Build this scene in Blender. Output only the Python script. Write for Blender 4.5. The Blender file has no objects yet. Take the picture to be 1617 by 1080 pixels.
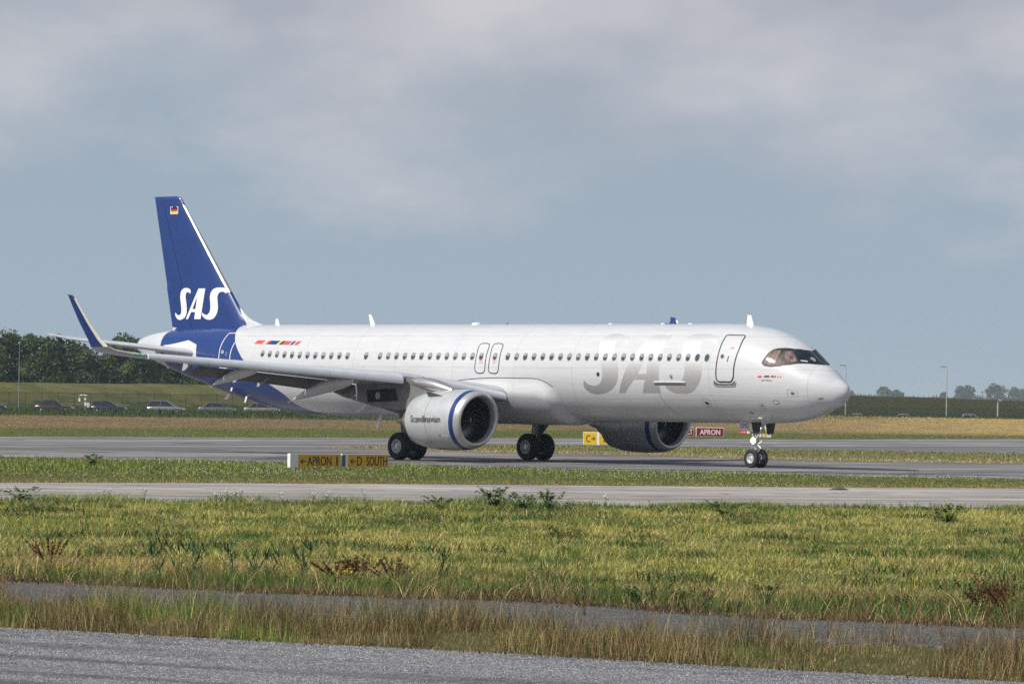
import bpy, bmesh, math, random
import numpy as np
from mathutils import Vector, Matrix
from mathutils.geometry import tessellate_polygon
PI=math.pi
rng=np.random.default_rng(7); random.seed(7)
sc=bpy.context.scene; COL=sc.collection

# ------------------------------------------------------------------ helpers
def tag(o,label=None,cat=None,group=None,kind=None):
    if label: o['label']=label
    if cat: o['category']=cat
    if group: o['group']=group
    if kind: o['kind']=kind
    return o
def empty(name,loc=(0,0,0),rz=0,label=None,cat=None,group=None):
    o=bpy.data.objects.new(name,None); COL.objects.link(o); o.location=loc; o.rotation_euler=(0,0,rz)
    o.empty_display_size=.5
    return tag(o,label,cat,group)
def copy_tree(o,parent=None):
    c=o.copy(); COL.objects.link(c); c.parent=parent
    for ch in list(o.children): copy_tree(ch,c)
    return c
class MB:
    def __init__(s): s.v=[];s.f=[];s.m=[]
    def add(s,vs,fs,mi=0):
        n=len(s.v); s.v+= [tuple(map(float,v)) for v in vs]; s.f+=[tuple(i+n for i in f) for f in fs]; s.m+=[mi]*len(fs); return s
    def box(s,c,d,mi=0,rot=None,taper=1.0):
        x,y,z=[k/2 for k in d]; vs=[]
        for k in (-1,1):
            t=taper if k>0 else 1
            for a,b in ((-1,-1),(1,-1),(1,1),(-1,1)): vs.append(Vector((a*x*t,b*y*t,k*z)))
        if rot is not None: vs=[rot@v for v in vs]
        vs=[v+Vector(c) for v in vs]
        return s.add(vs,[(3,2,1,0),(4,5,6,7),(0,1,5,4),(1,2,6,5),(2,3,7,6),(3,0,4,7)],mi)
    def rings(s,R,mi=0,cap=(True,True),closed=True,flip=False):
        n=len(R[0]); vs=[p for r in R for p in r]; fs=[]
        for i in range(len(R)-1):
            for j in range(n if closed else n-1):
                k=(j+1)%n; q=(i*n+j,i*n+k,(i+1)*n+k,(i+1)*n+j); fs.append(q[::-1] if flip else q)
        if cap[0]: fs.append(tuple(range(n))[::-1] if not flip else tuple(range(n)))
        if cap[1]:
            q=tuple((len(R)-1)*n+j for j in range(n)); fs.append(q if not flip else q[::-1])
        return s.add(vs,fs,mi)
    def tube(s,pts,rad,n=10,mi=0,cap=True):
        pts=[Vector(p) for p in pts]; R=[]
        if not hasattr(rad,'__len__'): rad=[rad]*len(pts)
        up=None
        for i,p in enumerate(pts):
            d=(pts[min(i+1,len(pts)-1)]-pts[max(i-1,0)]).normalized()
            if up is None: up=d.orthogonal().normalized()
            a=(up-d*up.dot(d)).normalized(); b=d.cross(a); up=a
            R.append([p+rad[i]*(math.cos(t)*a+math.sin(t)*b) for t in [2*PI*k/n for k in range(n)]])
        return s.rings(R,mi,(cap,cap))
    def lathe(s,prof,o,ax,n=32,mi=0,cap=(False,False),flip=False):
        """prof: (t along axis, r)"""
        ax=Vector(ax).normalized(); a=ax.orthogonal().normalized()
        if abs(ax.z)<.9: a=(Vector((0,0,1))-ax*ax.z).normalized()
        b=ax.cross(a); o=Vector(o)
        R=[[o+ax*t+max(r,1e-4)*(math.cos(q)*a+math.sin(q)*b) for q in [2*PI*k/n for k in range(n)]] for t,r in prof]
        return s.rings(R,mi,cap,flip=flip)
    def build(s,name,mats,parent=None,smooth=True,angle=40):
        me=bpy.data.meshes.new(name); me.from_pydata(s.v,[],s.f)
        for m in (mats if isinstance(mats,(list,tuple)) else [mats]): me.materials.append(m)
        me.polygons.foreach_set('material_index',s.m)
        if smooth: shade(me,angle)
        me.update()
        o=bpy.data.objects.new(name,me); COL.objects.link(o); o.parent=parent
        return o
def shade(me,angle=40):
    bm=bmesh.new(); bm.from_mesh(me); bmesh.ops.recalc_face_normals(bm,faces=bm.faces)
    ca=math.radians(angle)
    for e in bm.edges:
        e.smooth = len(e.link_faces)==2 and e.calc_face_angle(0)<ca
    for f in bm.faces: f.smooth=True
    bm.to_mesh(me); bm.free()
def bevel(o,w=.01,seg=2):
    m=o.modifiers.new('bevel','BEVEL'); m.width=w; m.segments=seg; m.limit_method='ANGLE'; return o
def catmull(pts,n=6,closed=True):
    pts=[np.array(p,float) for p in pts]; N=len(pts); out=[]
    for i in range(N if closed else N-1):
        g=(lambda k: pts[k%N]) if closed else (lambda k: pts[min(max(k,0),N-1)])
        p0,p1,p2,p3=g(i-1),g(i),g(i+1),g(i+2)
        for k in range(n):
            t=k/n; out.append(.5*((2*p1)+(-p0+p2)*t+(2*p0-5*p1+4*p2-p3)*t*t+(-p0+3*p1-3*p2+p3)*t**3))
    if not closed: out.append(pts[-1])
    return [tuple(p) for p in out]
# smooth 2-D value noise for terrain, colours and densities
_P=np.random.default_rng(3).random((256,256))
def vn(x,y,s=1.0,oct=1,seed=0):
    x=np.asarray(x,float)/s+seed*17.3; y=np.asarray(y,float)/s+seed*7.1; r=0;a=1;t=0
    for o in range(oct):
        xi=np.floor(x).astype(int); yi=np.floor(y).astype(int); fx=x-xi; fy=y-yi
        fx=fx*fx*(3-2*fx); fy=fy*fy*(3-2*fy)
        g=lambda i,j:_P[(xi+i)%256,(yi+j)%256]
        r=r+a*((g(0,0)*(1-fx)+g(1,0)*fx)*(1-fy)+(g(0,1)*(1-fx)+g(1,1)*fx)*fy); t+=a; a*=.5; x=x*2.03+5; y=y*2.03+9
    return r/t
def sst(a,b,x):
    t=np.clip((np.asarray(x,float)-a)/(b-a),0,1); return t*t*(3-2*t)

# ------------------------------------------------------------------ materials
class NT_:
    def __init__(s,name):
        s.m=bpy.data.materials.new(name); s.m.use_nodes=True; s.t=s.m.node_tree; s.n=s.t.nodes; s.l=s.t.links
        s.b=s.n['Principled BSDF']; s.out=s.n['Material Output']
    def node(s,ty,**k):
        n=s.n.new(ty)
        for a,b in k.items():
            if a.startswith('i_'): n.inputs[a[2:].replace('_',' ')].default_value=b
            else: setattr(n,a,b)
        return n
    def coord(s,obj=True,scale=(1,1,1),rot=(0,0,0)):
        c=s.n.new('ShaderNodeTexCoord') if obj else s.n.new('ShaderNodeNewGeometry')
        r0=s.n.new('ShaderNodeMapping'); r0.inputs['Rotation'].default_value=rot
        s.l.new(c.outputs['Object'] if obj else c.outputs['Position'],r0.inputs[0])
        mp=s.n.new('ShaderNodeMapping'); mp.inputs['Scale'].default_value=scale
        s.l.new(r0.outputs[0],mp.inputs[0]); return mp.outputs[0]
    def noise(s,vec,scale,detail=4,rough=.6,dist=0):
        n=s.n.new('ShaderNodeTexNoise'); n.inputs['Scale'].default_value=scale; n.inputs['Detail'].default_value=detail
        n.inputs['Roughness'].default_value=rough; n.inputs['Distortion'].default_value=dist
        s.l.new(vec,n.inputs['Vector']); return n.outputs['Fac']
    def ramp(s,fac,stops):
        n=s.n.new('ShaderNodeValToRGB'); e=n.color_ramp.elements
        while len(e)<len(stops): e.new(.5)
        for i,(p,c) in enumerate(stops):
            e[i].position=p; e[i].color=(*c,1) if len(c)==3 else c
        s.l.new(fac,n.inputs[0]); return n.outputs[0]
    def mix(s,fac,a,b,mode='MIX'):
        n=s.n.new('ShaderNodeMix'); n.data_type='RGBA'; n.blend_type=mode
        for i,v in ((0,fac),(6,a),(7,b)):
            if isinstance(v,(int,float)): n.inputs[i].default_value=v
            elif isinstance(v,tuple): n.inputs[i].default_value=(*v,1)
            else: s.l.new(v,n.inputs[i])
        return n.outputs[2]
    def math(s,op,a,b=None,clamp=False):
        n=s.n.new('ShaderNodeMath'); n.operation=op; n.use_clamp=clamp
        for i,v in ((0,a),(1,b)):
            if v is None: continue
            if isinstance(v,(int,float)): n.inputs[i].default_value=v
            else: s.l.new(v,n.inputs[i])
        return n.outputs[0]
    def col(s,v):
        if isinstance(v,tuple): s.b.inputs['Base Color'].default_value=(*v,1)
        else: s.l.new(v,s.b.inputs['Base Color'])
    def bump(s,h,strength=.3,dist=.01):
        n=s.n.new('ShaderNodeBump'); n.inputs['Strength'].default_value=strength; n.inputs['Distance'].default_value=dist
        s.l.new(h,n.inputs['Height']); s.l.new(n.outputs[0],s.b.inputs['Normal'])
    def set(s,**k):
        for a,b in k.items(): s.b.inputs[a.replace('_',' ')].default_value=b
        return s
MATS={}
def mat(name,col,rough=.5,metal=0,var=.12,scale=3,coat=0,spec=.5):
    if name in MATS: return MATS[name]
    t=NT_(name); t.set(Roughness=rough,Metallic=metal); t.b.inputs['Coat Weight'].default_value=coat
    t.b.inputs['Specular IOR Level'].default_value=spec
    v=t.coord(); n=t.noise(v,scale,5)
    lo=tuple(c*(1-var) for c in col); hi=tuple(min(1,c*(1+var)) for c in col)
    t.col(t.ramp(n,[(.3,lo),(.7,hi)])); MATS[name]=t.m; return t.m

# ------------------------------------------------------------------ fuselage surface
def pchip(xs,ys):
    xs=np.array(xs,float);ys=np.array(ys,float);h=np.diff(xs);d=np.diff(ys)/h
    m=np.zeros(len(xs));m[0]=d[0];m[-1]=d[-1]
    for i in range(1,len(xs)-1):
        if d[i-1]*d[i]>0:
            w1=2*h[i]+h[i-1];w2=h[i]+2*h[i-1];m[i]=(w1+w2)/(w1/d[i-1]+w2/d[i])
    def f(x):
        x=np.clip(x,xs[0],xs[-1]);i=np.clip(np.searchsorted(xs,x,side='right')-1,0,len(xs)-2)
        t=(x-xs[i])/h[i];a=ys[i];b=ys[i+1]
        return (1+2*t)*(1-t)**2*a+t*(1-t)**2*h[i]*m[i]+t*t*(3-2*t)*b+t*t*(t-1)*h[i]*m[i+1]
    return f
FT=[(0.00,3.100,3.100,0.000,3.100),(0.05,3.319,2.957,0.159,3.105),(0.25,3.499,2.729,0.364,3.125),(0.50,3.653,2.539,0.545,3.150),(1.00,4.049,2.378,0.832,3.200),(1.50,4.325,2.164,1.072,3.270),(2.00,4.687,2.023,1.264,3.340),(2.50,5.030,1.931,1.432,3.420),(3.00,5.278,1.869,1.578,3.500),(3.50,5.470,1.835,1.690,3.570),(4.00,5.610,1.817,1.780,3.640),(5.00,5.773,1.788,1.896,3.760),(6.00,5.850,1.800,1.955,3.820),(7.00,5.865,1.800,1.975,3.830),
(29,5.865,1.80,1.975,3.83),(30,5.865,1.815,1.97,3.84),(31.2,5.865,1.835,1.945,3.86),(32.4,5.865,1.885,1.90,3.89),(33.6,5.865,1.98,1.82,3.94),(34.7,5.86,2.12,1.73,4.0),(36.4,5.85,2.40,1.54,4.12),(38.4,5.82,2.85,1.27,4.30),(39.5,5.77,3.15,1.10,4.42),(41.1,5.68,3.56,.86,4.60),(42.2,5.60,3.86,.68,4.72),(43.3,5.48,4.19,.48,4.83),(44.1,5.32,4.45,.30,4.88),(44.5,5.16,4.62,.20,4.90)]

FT=np.array(FT);_S=np.sqrt(FT[:,0])
ft,fb,fw,fm=[pchip(_S,FT[:,k]) for k in (1,2,3,4)]
def F(x,ph):
    x=np.asarray(x,float);ph=np.asarray(ph,float)
    s=np.sqrt(np.maximum(x,0)); t,b,w,m=ft(s),fb(s),fw(s),fm(s)
    c=np.cos(ph); z=np.where(c>=0,m+(t-m)*c,m+(m-b)*c)
    return np.stack([x+0*ph,w*np.sin(ph),z],-1)
def Fn(x,ph,off=0.0):
    e=1e-3; x=np.asarray(x,float); ph=np.asarray(ph,float)
    p=F(x,ph)
    if np.all(np.asarray(off)==0): return p
    dx=F(x+e,ph)-F(np.maximum(x-e,1e-5),ph); dp=F(x,ph+e)-F(x,ph-e)
    n=np.cross(dp,dx); n/= np.linalg.norm(n,axis=-1,keepdims=True)+1e-12
    q=p-np.array([x*0,x*0,fm(np.sqrt(np.maximum(x,0)))]).T*0
    s=np.sign(np.sum(n*np.stack([0*x,np.sin(ph),np.cos(ph)],-1),-1,keepdims=True)); s[s==0]=1
    return p+n*s*np.asarray(off)[...,None] if np.ndim(off) else p+n*s*off
R_=2.0
def tri2d(loops,cuts_x,cuts_y):
    """triangulate polygon (first loop outer, others holes), slice on a grid; returns verts2d, faces"""
    flat=[p for l in loops for p in l]
    tris=tessellate_polygon([[Vector((p[0],p[1],0)) for p in l] for l in loops])
    bm=bmesh.new(); vs=[bm.verts.new((p[0],p[1],0)) for p in flat]
    for t in tris:
        try: bm.faces.new([vs[i] for i in t])
        except ValueError: pass
    for c in cuts_x: bmesh.ops.bisect_plane(bm,geom=bm.verts[:]+bm.edges[:]+bm.faces[:],plane_co=(c,0,0),plane_no=(1,0,0))
    for c in cuts_y: bmesh.ops.bisect_plane(bm,geom=bm.verts[:]+bm.edges[:]+bm.faces[:],plane_co=(0,c,0),plane_no=(0,1,0))
    bm.verts.index_update()
    v=np.array([tuple(q.co)[:2] for q in bm.verts]); f=[tuple(q.index for q in fc.verts) for fc in bm.faces]; bm.free()
    return v,f
def decal(mb,loops,mi=0,off=.006,sx=.4,sy=.14,side=1):
    """loops in (x,phi) -> patch hugging the fuselage"""
    L=[[(p[0],p[1]*R_) for p in l] for l in loops]; a=np.array([p for l in L for p in l])
    cx=np.arange(math.floor(a[:,0].min()/sx)*sx+sx,a[:,0].max(),sx); cy=np.arange(math.floor(a[:,1].min()/sy)*sy+sy,a[:,1].max(),sy)
    v,f=tri2d(L,cx,cy); P=Fn(v[:,0],v[:,1]/R_,off); P[:,1]*=side
    mb.add(P,f,mi)
def outline(mb,pts,w,mi=0,off=.008,n=5,side=1,closed=True):
    c=np.array([(p[0],p[1]*R_) for p in catmull(pts,n,closed)]); N=len(c)
    d=np.roll(c,-1,0)-np.roll(c,1,0)
    if not closed: d[0]=c[1]-c[0]; d[-1]=c[-1]-c[-2]
    d/=np.linalg.norm(d,axis=1,keepdims=True)+1e-9; nn=np.stack([-d[:,1],d[:,0]],1)
    V=np.concatenate([c+nn*w/2,c-nn*w/2]); P=Fn(V[:,0],V[:,1]/R_,off); P[:,1]*=side
    mb.add(P,[(i,(i+1)%N,N+(i+1)%N,N+i) for i in range(N if closed else N-1)],mi)
def text_poly(txt,size=1,extrude=0):
    cu=bpy.data.curves.new('t','FONT'); cu.body=txt; cu.size=size; cu.resolution_u=3
    ob=bpy.data.objects.new('t',cu); me=bpy.data.meshes.new_from_object(ob)
    v=np.array([tuple(q.co)[:2] for q in me.vertices]); f=[tuple(p.vertices) for p in me.polygons]
    bpy.data.objects.remove(ob); bpy.data.curves.remove(cu); bpy.data.meshes.remove(me)
    return v,f
def text_fit(txt,w,h):
    v,f=text_poly(txt); v=v-v.min(0); m=v.max(0); return v/m*np.array([w,h]),f
# ------------------------------------------------------------------ aircraft
D={"frame":[[3.367,1.203],[3.37,1.132],[3.298,1.006],[3.218,0.893],[3.102,0.78],[2.958,0.701],[2.723,0.596],[2.424,0.457],[2.186,0.209],[2.115,0.012],[2.128,0.012],[1.78,0.012],[1.256,0.109],[1.467,0.421],[1.748,0.675],[1.898,0.787],[2.22,0.994],[2.586,1.147],[2.934,1.226],[3.228,1.244]],"pane1":[[3.238,1.198],[3.213,1.095],[3.178,0.942],[3.113,0.847],[2.956,0.78],[2.793,0.735],[2.76,0.901],[2.794,1.137],[3.019,1.19]],"pane2":[[2.655,1.08],[2.627,0.924],[2.676,0.719],[2.538,0.635],[2.393,0.559],[2.26,0.624],[2.022,0.774],[2.248,0.946],[2.422,1.033]],"pane3":[[2.325,0.504],[2.123,0.264],[2.042,0.05],[1.8,0.05],[1.362,0.095],[1.506,0.373],[1.702,0.58],[1.92,0.739],[2.108,0.633]],"paper":[[1.951,0.667],[1.739,0.518],[1.704,0.562],[1.902,0.701]],"leif":[[3.28,1.609],[2.833,1.568],[2.836,1.521]],"nrib":[[3.448,1.524],[2.434,1.41],[3.453,1.485]],"door1":[[5.567,0.686],[5.148,0.661],[4.731,0.637],[4.658,0.802],[4.613,1.017],[4.624,1.209],[4.633,1.403],[4.635,1.589],[4.706,1.673],[4.811,1.714],[5.091,1.724],[5.375,1.733],[5.508,1.691],[5.541,1.615],[5.548,1.415],[5.557,1.225],[5.594,0.984],[5.622,0.783],[5.632,0.715]],"sill1":[[5.659,1.727],[5.576,1.724],[5.425,1.766],[4.738,1.739],[4.59,1.679],[4.517,1.702],[4.569,1.762],[4.675,1.792],[5.567,1.821],[5.672,1.774]],"d1win":[[5.33,1.211]],"exitA":[[19.733,0.96],[19.384,0.96],[19.25,0.999],[19.204,1.102],[19.198,1.208],[19.18,1.437],[19.18,1.54],[19.286,1.611],[19.614,1.615],[19.766,1.571],[19.797,1.497],[19.807,1.24],[19.852,1.026]],"exitB":[[18.88,0.963],[18.533,0.963],[18.412,0.999],[18.376,1.042],[18.35,1.238],[18.334,1.435],[18.353,1.553],[18.46,1.615],[18.786,1.615],[18.938,1.569],[18.947,1.495],[18.957,1.239],[19.002,1.025]],"redA":[[19.584,1.355],[19.344,1.355],[19.365,1.407],[19.583,1.408]],"winX":[[19.5,1.26],[18.652,1.258],[26.822,1.264]],"door4":[[37.223,1.524],[37.25,1.263],[37.221,1.065],[37.174,0.875],[37.115,0.729],[37.012,0.7],[36.241,0.712],[36.196,0.922],[36.281,1.07],[36.342,1.258],[36.346,1.507],[36.365,1.655],[36.543,1.714],[37.088,1.749],[37.213,1.692]],"d4win":[[37.008,1.307]],"bluefront":[[37.421,-0.214],[36.863,0.378],[36.737,0.6],[36.479,0.83],[36.137,1.066],[35.686,1.288],[35.191,1.486],[33.835,1.883],[32.986,2.199],[32.533,2.49],[31.797,2.788],[31.237,3.086]],"bluerear":[[42.124,0.331],[42.261,0.619],[42.299,0.974],[42.238,1.304],[42.028,2.261]],"stabpatch":[[41.516,1.35],[40.039,1.084],[39.26,1.209],[39.122,1.607]],"rib":[[34.778,1.02],[31.614,0.982],[34.802,0.915]],"fair":[[21.068,1.793],[19.715,1.736],[18.49,1.715],[17.182,1.718],[16.084,1.724],[15.511,1.792],[14.919,1.966],[14.82,2.177],[14.991,2.452],[15.319,2.633]],"bar":[[9.064,1.747],[7.266,1.746],[7.301,1.836],[9.102,1.843]],"Sg":[[13.945,0.676],[13.345,1.156],[13.16,1.54],[13.367,2.052],[6.597,0.673],[6.049,1.14],[5.869,1.514],[6.026,2.015]]}

A_=0.80954; PI_T,BA_T=-0.00129,0.00536
def gz(x,y): return -((x-12)*PI_T+y*BA_T)+.006     # pavement height in aircraft frame
plane=empty('airliner'); tag(plane,'large white and blue twin engine passenger jet taxiing across the picture','airliner')
ex=Vector((-math.cos(A_),math.sin(A_),PI_T)).normalized(); ey=Vector((-math.sin(A_),-math.cos(A_),BA_T)); ey=(ey-ex*ey.dot(ex)).normalized(); ez=ex.cross(ey)
M=Matrix((( ex.x,ey.x,ez.x,0),(ex.y,ey.y,ez.y,0),(ex.z,ey.z,ez.z,-12*PI_T),(0,0,0,1)))
plane.matrix_world=M

# paint: white with blue tail, limits are curves in height
def blue_mask(t,vec):
    sx=t.node('ShaderNodeSeparateXYZ'); t.l.new(vec,sx.inputs[0]); X,Y,Z=sx.outputs
    def curve(pts,lo=1.5,hi=8.5):
        n=t.node('ShaderNodeFloatCurve'); c=n.mapping.curves[0]
        pts=sorted(pts); pts=[((z-lo)/(hi-lo),(x-30)/15) for z,x in pts]
        c.points[0].location=pts[0]; c.points[1].location=pts[-1]
        for p in pts[1:-1]: c.points.new(*p)
        for p in c.points: p.handle_type='AUTO'
        n.mapping.update()
        t.l.new(t.math('DIVIDE',t.math('SUBTRACT',Z,lo),hi-lo),n.inputs['Value'])
        return t.math('ADD',t.math('MULTIPLY',n.outputs[0],15.0),30.0)
    fr=[]
    for x,p in D['bluefront'][1:]: fr.append((float(F(x,p)[2]),x-(.35 if F(x,p)[2]<3 else 0)))
    fr+= [(5.9,36.93),(6.1,37.08),(6.35,37.28),(6.6,37.45),(6.9,37.62),(7.3,37.7),(8.4,37.7),(1.5,31.0)]
    fr=[q for i,q in enumerate(sorted(fr)) if i==0 or q[0]-sorted(fr)[i-1][0]>.02]
    a=t.math('GREATER_THAN',X,curve(fr))
    re=[(1.5,41.9),(3.6,41.95),(4.2,42.1),(4.7,42.28),(5.2,42.29),(5.45,42.22),(5.6,42.08),(5.75,41.9),(5.8,44.9),(8.4,44.9)]
    b=t.math('MAXIMUM',t.math('LESS_THAN',X,curve(re)),t.math('GREATER_THAN',Z,5.80))
    return t.math('MULTIPLY',a,b),X,Y,Z
BLUE=(.0025,.030,.165)
def paint():
    t=NT_('aircraft paint'); v=t.coord(); m,X,Y,Z=blue_mask(t,v)
    n1=t.noise(t.coord(scale=(.35,1,3.2)),2.2,6,.65); white=t.ramp(n1,[(.25,(.515,.525,.55)),(.75,(.60,.607,.625))])
    # panel joints
    j=None
    for c in (1.35,5.95,9.2,13.9,17.4,21.2,24.9,27.6,30.9,34.6,38.8):
        q=t.math('LESS_THAN',t.math('ABSOLUTE',t.math('SUBTRACT',X,c)),.011); j=q if j is None else t.math('MAXIMUM',j,q)
    for c in (3.98,2.72,5.32):
        q=t.math('LESS_THAN',t.math('ABSOLUTE',t.math('SUBTRACT',Z,c)),.009); j=t.math('MAXIMUM',j,q)
    white=t.mix(t.math('MULTIPLY',j,.48),white,(.25,.25,.26))
    dirt=t.noise(t.coord(scale=(.25,1,2.6)),3.5,6,.7)
    low=t.ramp(Z,[(.0,(1,1,1)),(1,(1,1,1))])
    g=t.ramp(dirt,[(.5,(0,0,0)),(.8,(1,1,1))])
    white=t.mix(t.math('MULTIPLY',g,.22),white,(.42,.40,.38))
    bl=t.ramp(t.noise(v,1.7,4),[(.3,tuple(c*.9 for c in BLUE)),(.7,tuple(c*1.15 for c in BLUE))])
    t.col(t.mix(m,white,bl)); t.set(Roughness=.32); t.b.inputs['Coat Weight'].default_value=.5; t.b.inputs['Coat Roughness'].default_value=.10
    t.bump(t.noise(t.coord(scale=(1,.3,.3)),1.6,2,.5),.10,.02)
    return t.m
PAINT=paint()
SILVER=mat('silver lettering',(.67,.66,.65),.48,.8,.03)
WHITE=mat('white paint',(.62,.625,.635),.3,0,.05,2,.5)
GREY=mat('light grey paint',(.40,.41,.42),.35,0,.08,2,.3)
WGREY=mat('wing grey paint',(.42,.44,.46),.4,0,.12,1.5,.2)
SLATM=mat('slat paint',(.54,.57,.61),.33,0,.07,2,.3)
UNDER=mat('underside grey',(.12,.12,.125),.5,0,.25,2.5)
DARK=mat('dark cavity',(.02,.02,.022),.7,0,.3)
BLACK=mat('black rubber seal',(.022,.024,.028),.45,0,.2)
METAL=mat('bare metal',(.62,.60,.58),.3,.85,.08,4)
WARM=mat('heat stained metal',(.42,.36,.30),.38,.8,.25,5)
BLUEM=mat('blue paint',(.003,.030,.17),.3,0,.1,2,.3)
TYRE=mat('tyre rubber',(.018,.018,.019),.8,0,.3,12)
RIM=mat('wheel rim paint',(.62,.64,.66),.4,.2,.08,8)
STRUT=mat('gear strut paint',(.34,.35,.36),.4,.3,.2,8)
RED=mat('red paint',(.55,.03,.02),.45,0,.1); YEL=mat('yellow paint',(.75,.55,.02),.45,0,.1); NAVY=mat('navy paint',(.01,.03,.12),.4,0,.1); BLK=mat('black paint',(.015,.015,.017),.5,0,.1)
CORAL=mat('red stripe paint',(.62,.07,.045),.4,0,.08)
LETG=mat('grey lettering paint',(.09,.10,.11),.5,0,.1)
PWHITE=mat('lettering white',(.8,.8,.8),.35,0,.03)

mb=MB(); xs=np.concatenate([np.linspace(.02,2.62,70)**2,np.linspace(7.1,28.9,60),np.linspace(29.2,44.5,90)])
ph=np.linspace(0,2*PI,120,endpoint=False); X,Pm=np.meshgrid(xs,ph,indexing='ij'); P=F(X,Pm)
mb.rings([list(map(tuple,r)) for r in P],0,(True,True))
fus=mb.build('fuselage',PAINT,plane,angle=60)
mb=MB(); mb.lathe([(0,.19),(.1,.17),(.12,.14),(.05,.13),(-.3,.12)],(44.5,0,4.9),(1,0,.25),20); mb.build('exhaust_cone',METAL,plane)

# cockpit glazing
def curt():
    t=NT_('curtained cockpit glass'); v=t.coord(scale=(5,5,.5)); n=t.noise(v,1.6,2,.5)
    t.col(t.ramp(n,[(.35,(.07,.05,.045)),(.5,(.17,.115,.10)),(.68,(.30,.22,.195))])); t.set(Roughness=.08); t.b.inputs['Coat Weight'].default_value=1; t.b.inputs['Coat Roughness'].default_value=.03; return t.m
CURT=curt()
def dglass():
    t=NT_('cockpit glass'); t.col(t.ramp(t.noise(t.coord(),2.2,2),[(.35,(.008,.014,.02)),(.7,(.018,.03,.042))])); t.set(Roughness=.04); t.b.inputs['Specular IOR Level'].default_value=.35; return t.m
CG=dglass()
frl=[q for i,q in enumerate(D['frame']) if i not in (9,10,11)]; frl[9:9]=[[2.10,.012],[1.30,.012]]
p3=D['pane3'][:]; p3[2]=[2.04,.06]; p3[3]=[1.37,.06]; p3.pop(4)
mb=MB()
for sd in (1,-1):
    decal(mb,[catmull(frl[:9]+frl[11:],1) if 0 else frl],0,.012,.12,.12,sd)
mb.build('cockpit_window_frame',BLK,plane,smooth=False)
for sd in (1,-1):
    for k,mm in (('pane1',CURT if sd>0 else CG),('pane2',CURT if sd>0 else CG)):
        mb=MB(); decal(mb,[D[k]],0,.022,.15,.15,sd); mb.build('cockpit_side_window',mm,plane)
    mb=MB(); decal(mb,[p3],0,.022,.15,.15,sd); w=mb.build('windshield',CG,plane)
    if sd>0:
        mb=MB(); decal(mb,[D['paper']],0,.026,.2,.2); mb.build('sun_card',mat('pale card',(.45,.52,.52),.5),w)
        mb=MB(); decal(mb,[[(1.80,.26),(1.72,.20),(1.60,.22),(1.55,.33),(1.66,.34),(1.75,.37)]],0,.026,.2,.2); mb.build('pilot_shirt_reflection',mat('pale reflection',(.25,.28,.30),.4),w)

# cabin windows
def wmat():
    return [mat('window surround',(.20,.205,.21),.35,.0,.1),mat('window shade panel',(.30,.305,.31),.25,0,.1),mat('window pane',(.055,.06,.065),.1,0,.2)]
WM=wmat(); WB=mat('blue tinted pane',(.045,.085,.11),.08,0,.1)
def window(x,phi,dark=False,name='cabin_window',parent=plane):
    mb=MB(); o=[(x+.135*math.cos(a)*abs(math.cos(a))**-.25*1.0 if abs(math.cos(a))>1e-6 else x, phi+.165*math.sin(a)/R_) for a in [2*PI*k/20 for k in range(20)]]
    decal(mb,[o],0,.006,2,2)
    sh=random.uniform(-.3,.5)
    def clip(lo,hi,s):
        q=[]
        for k in range(41):
            a=lo+(hi-lo)*k/40; q.append((x+.105*s*math.cos(a),phi+.135*s*math.sin(a)/R_))
        return q
    if dark: decal(mb,[clip(0,2*PI*.99,1)],1,.010,2,2)
    else:
        a0=math.asin(sh*.6)
        decal(mb,[clip(PI-a0 if 0 else PI+a0,2*PI-a0,1)],1,.010,2,2)      # shade above (smaller phi)
        decal(mb,[clip(-a0,PI+a0,1)],2,.010,2,2)
    return mb.build(name,[WM[0],WB if dark else WM[1],WM[2]],parent,smooth=False)
for k in range(23): window(6.131+.5334*k,1.264,dark=k<2)
for x0 in (20.054,28.034):
    for k in range(12): window(x0+.5334*k,1.264)
window(26.822,1.264)

# doors
def door(name,pts,w,m,win,winr,sill=None,red=None,label=None):
    mb=MB(); decal(mb,[catmull(pts,2)],1,.004,.4,.14); outline(mb,pts,w,0,.010)
    d=mb.build(name,[m,PAINT],plane)
    if winr:
        mb=MB(); decal(mb,[[(win[0]+winr*math.cos(a),win[1]+winr*math.sin(a)/R_) for a in [2*PI*k/16 for k in range(16)]]],0,.012,2,2); mb.build('door_window',WM[0] if m is BLK else PWHITE,d)
        mb=MB(); decal(mb,[[(win[0]+winr*.55*math.cos(a),win[1]+winr*.6*math.sin(a)/R_) for a in [2*PI*k/16 for k in range(16)]]],0,.016,2,2); mb.build('door_window_pane',WM[2],d)
        mb=MB(); decal(mb,[[(win[0]-.30,win[1]-.02),(win[0]-.34,win[1]-.02),(win[0]-.34,win[1]+.10),(win[0]-.30,win[1]+.10)]],0,.014,2,2); mb.build('door_handle',BLK if m is BLK else GREY,d)
    if sill:
        mb=MB(); decal(mb,[sill],0,.03,.3,.1); outline(mb,sill,.03,1,.032,2); mb.build('door_sill',[UNDER,GREY],d)
    if red:
        mb=MB(); outline(mb,red,.014,0,.012,1)
        c=np.mean(red,0); decal(mb,[[(c[0]-.05,c[1]-.006),(c[0]+.05,c[1]-.006),(c[0]+.05,c[1]+.006),(c[0]-.05,c[1]+.006)]],0,.012,2,2)
        mb.build('exit_marking',mat('faded red paint',(.62,.25,.22),.5),d)
    return d
door('passenger_door',D['door1'],.055,BLK,D['d1win'][0],.10,D['sill1'],[(5.05,.98),(4.85,.98),(4.85,1.02),(5.05,1.02)])
ra=D['redA']; rb=[(x-.85,p) for x,p in ra]
d=door('overwing_exit',D['exitA'],.04,BLK,None,0,None,ra); window(D['winX'][0][0],1.264,parent=d)
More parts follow.
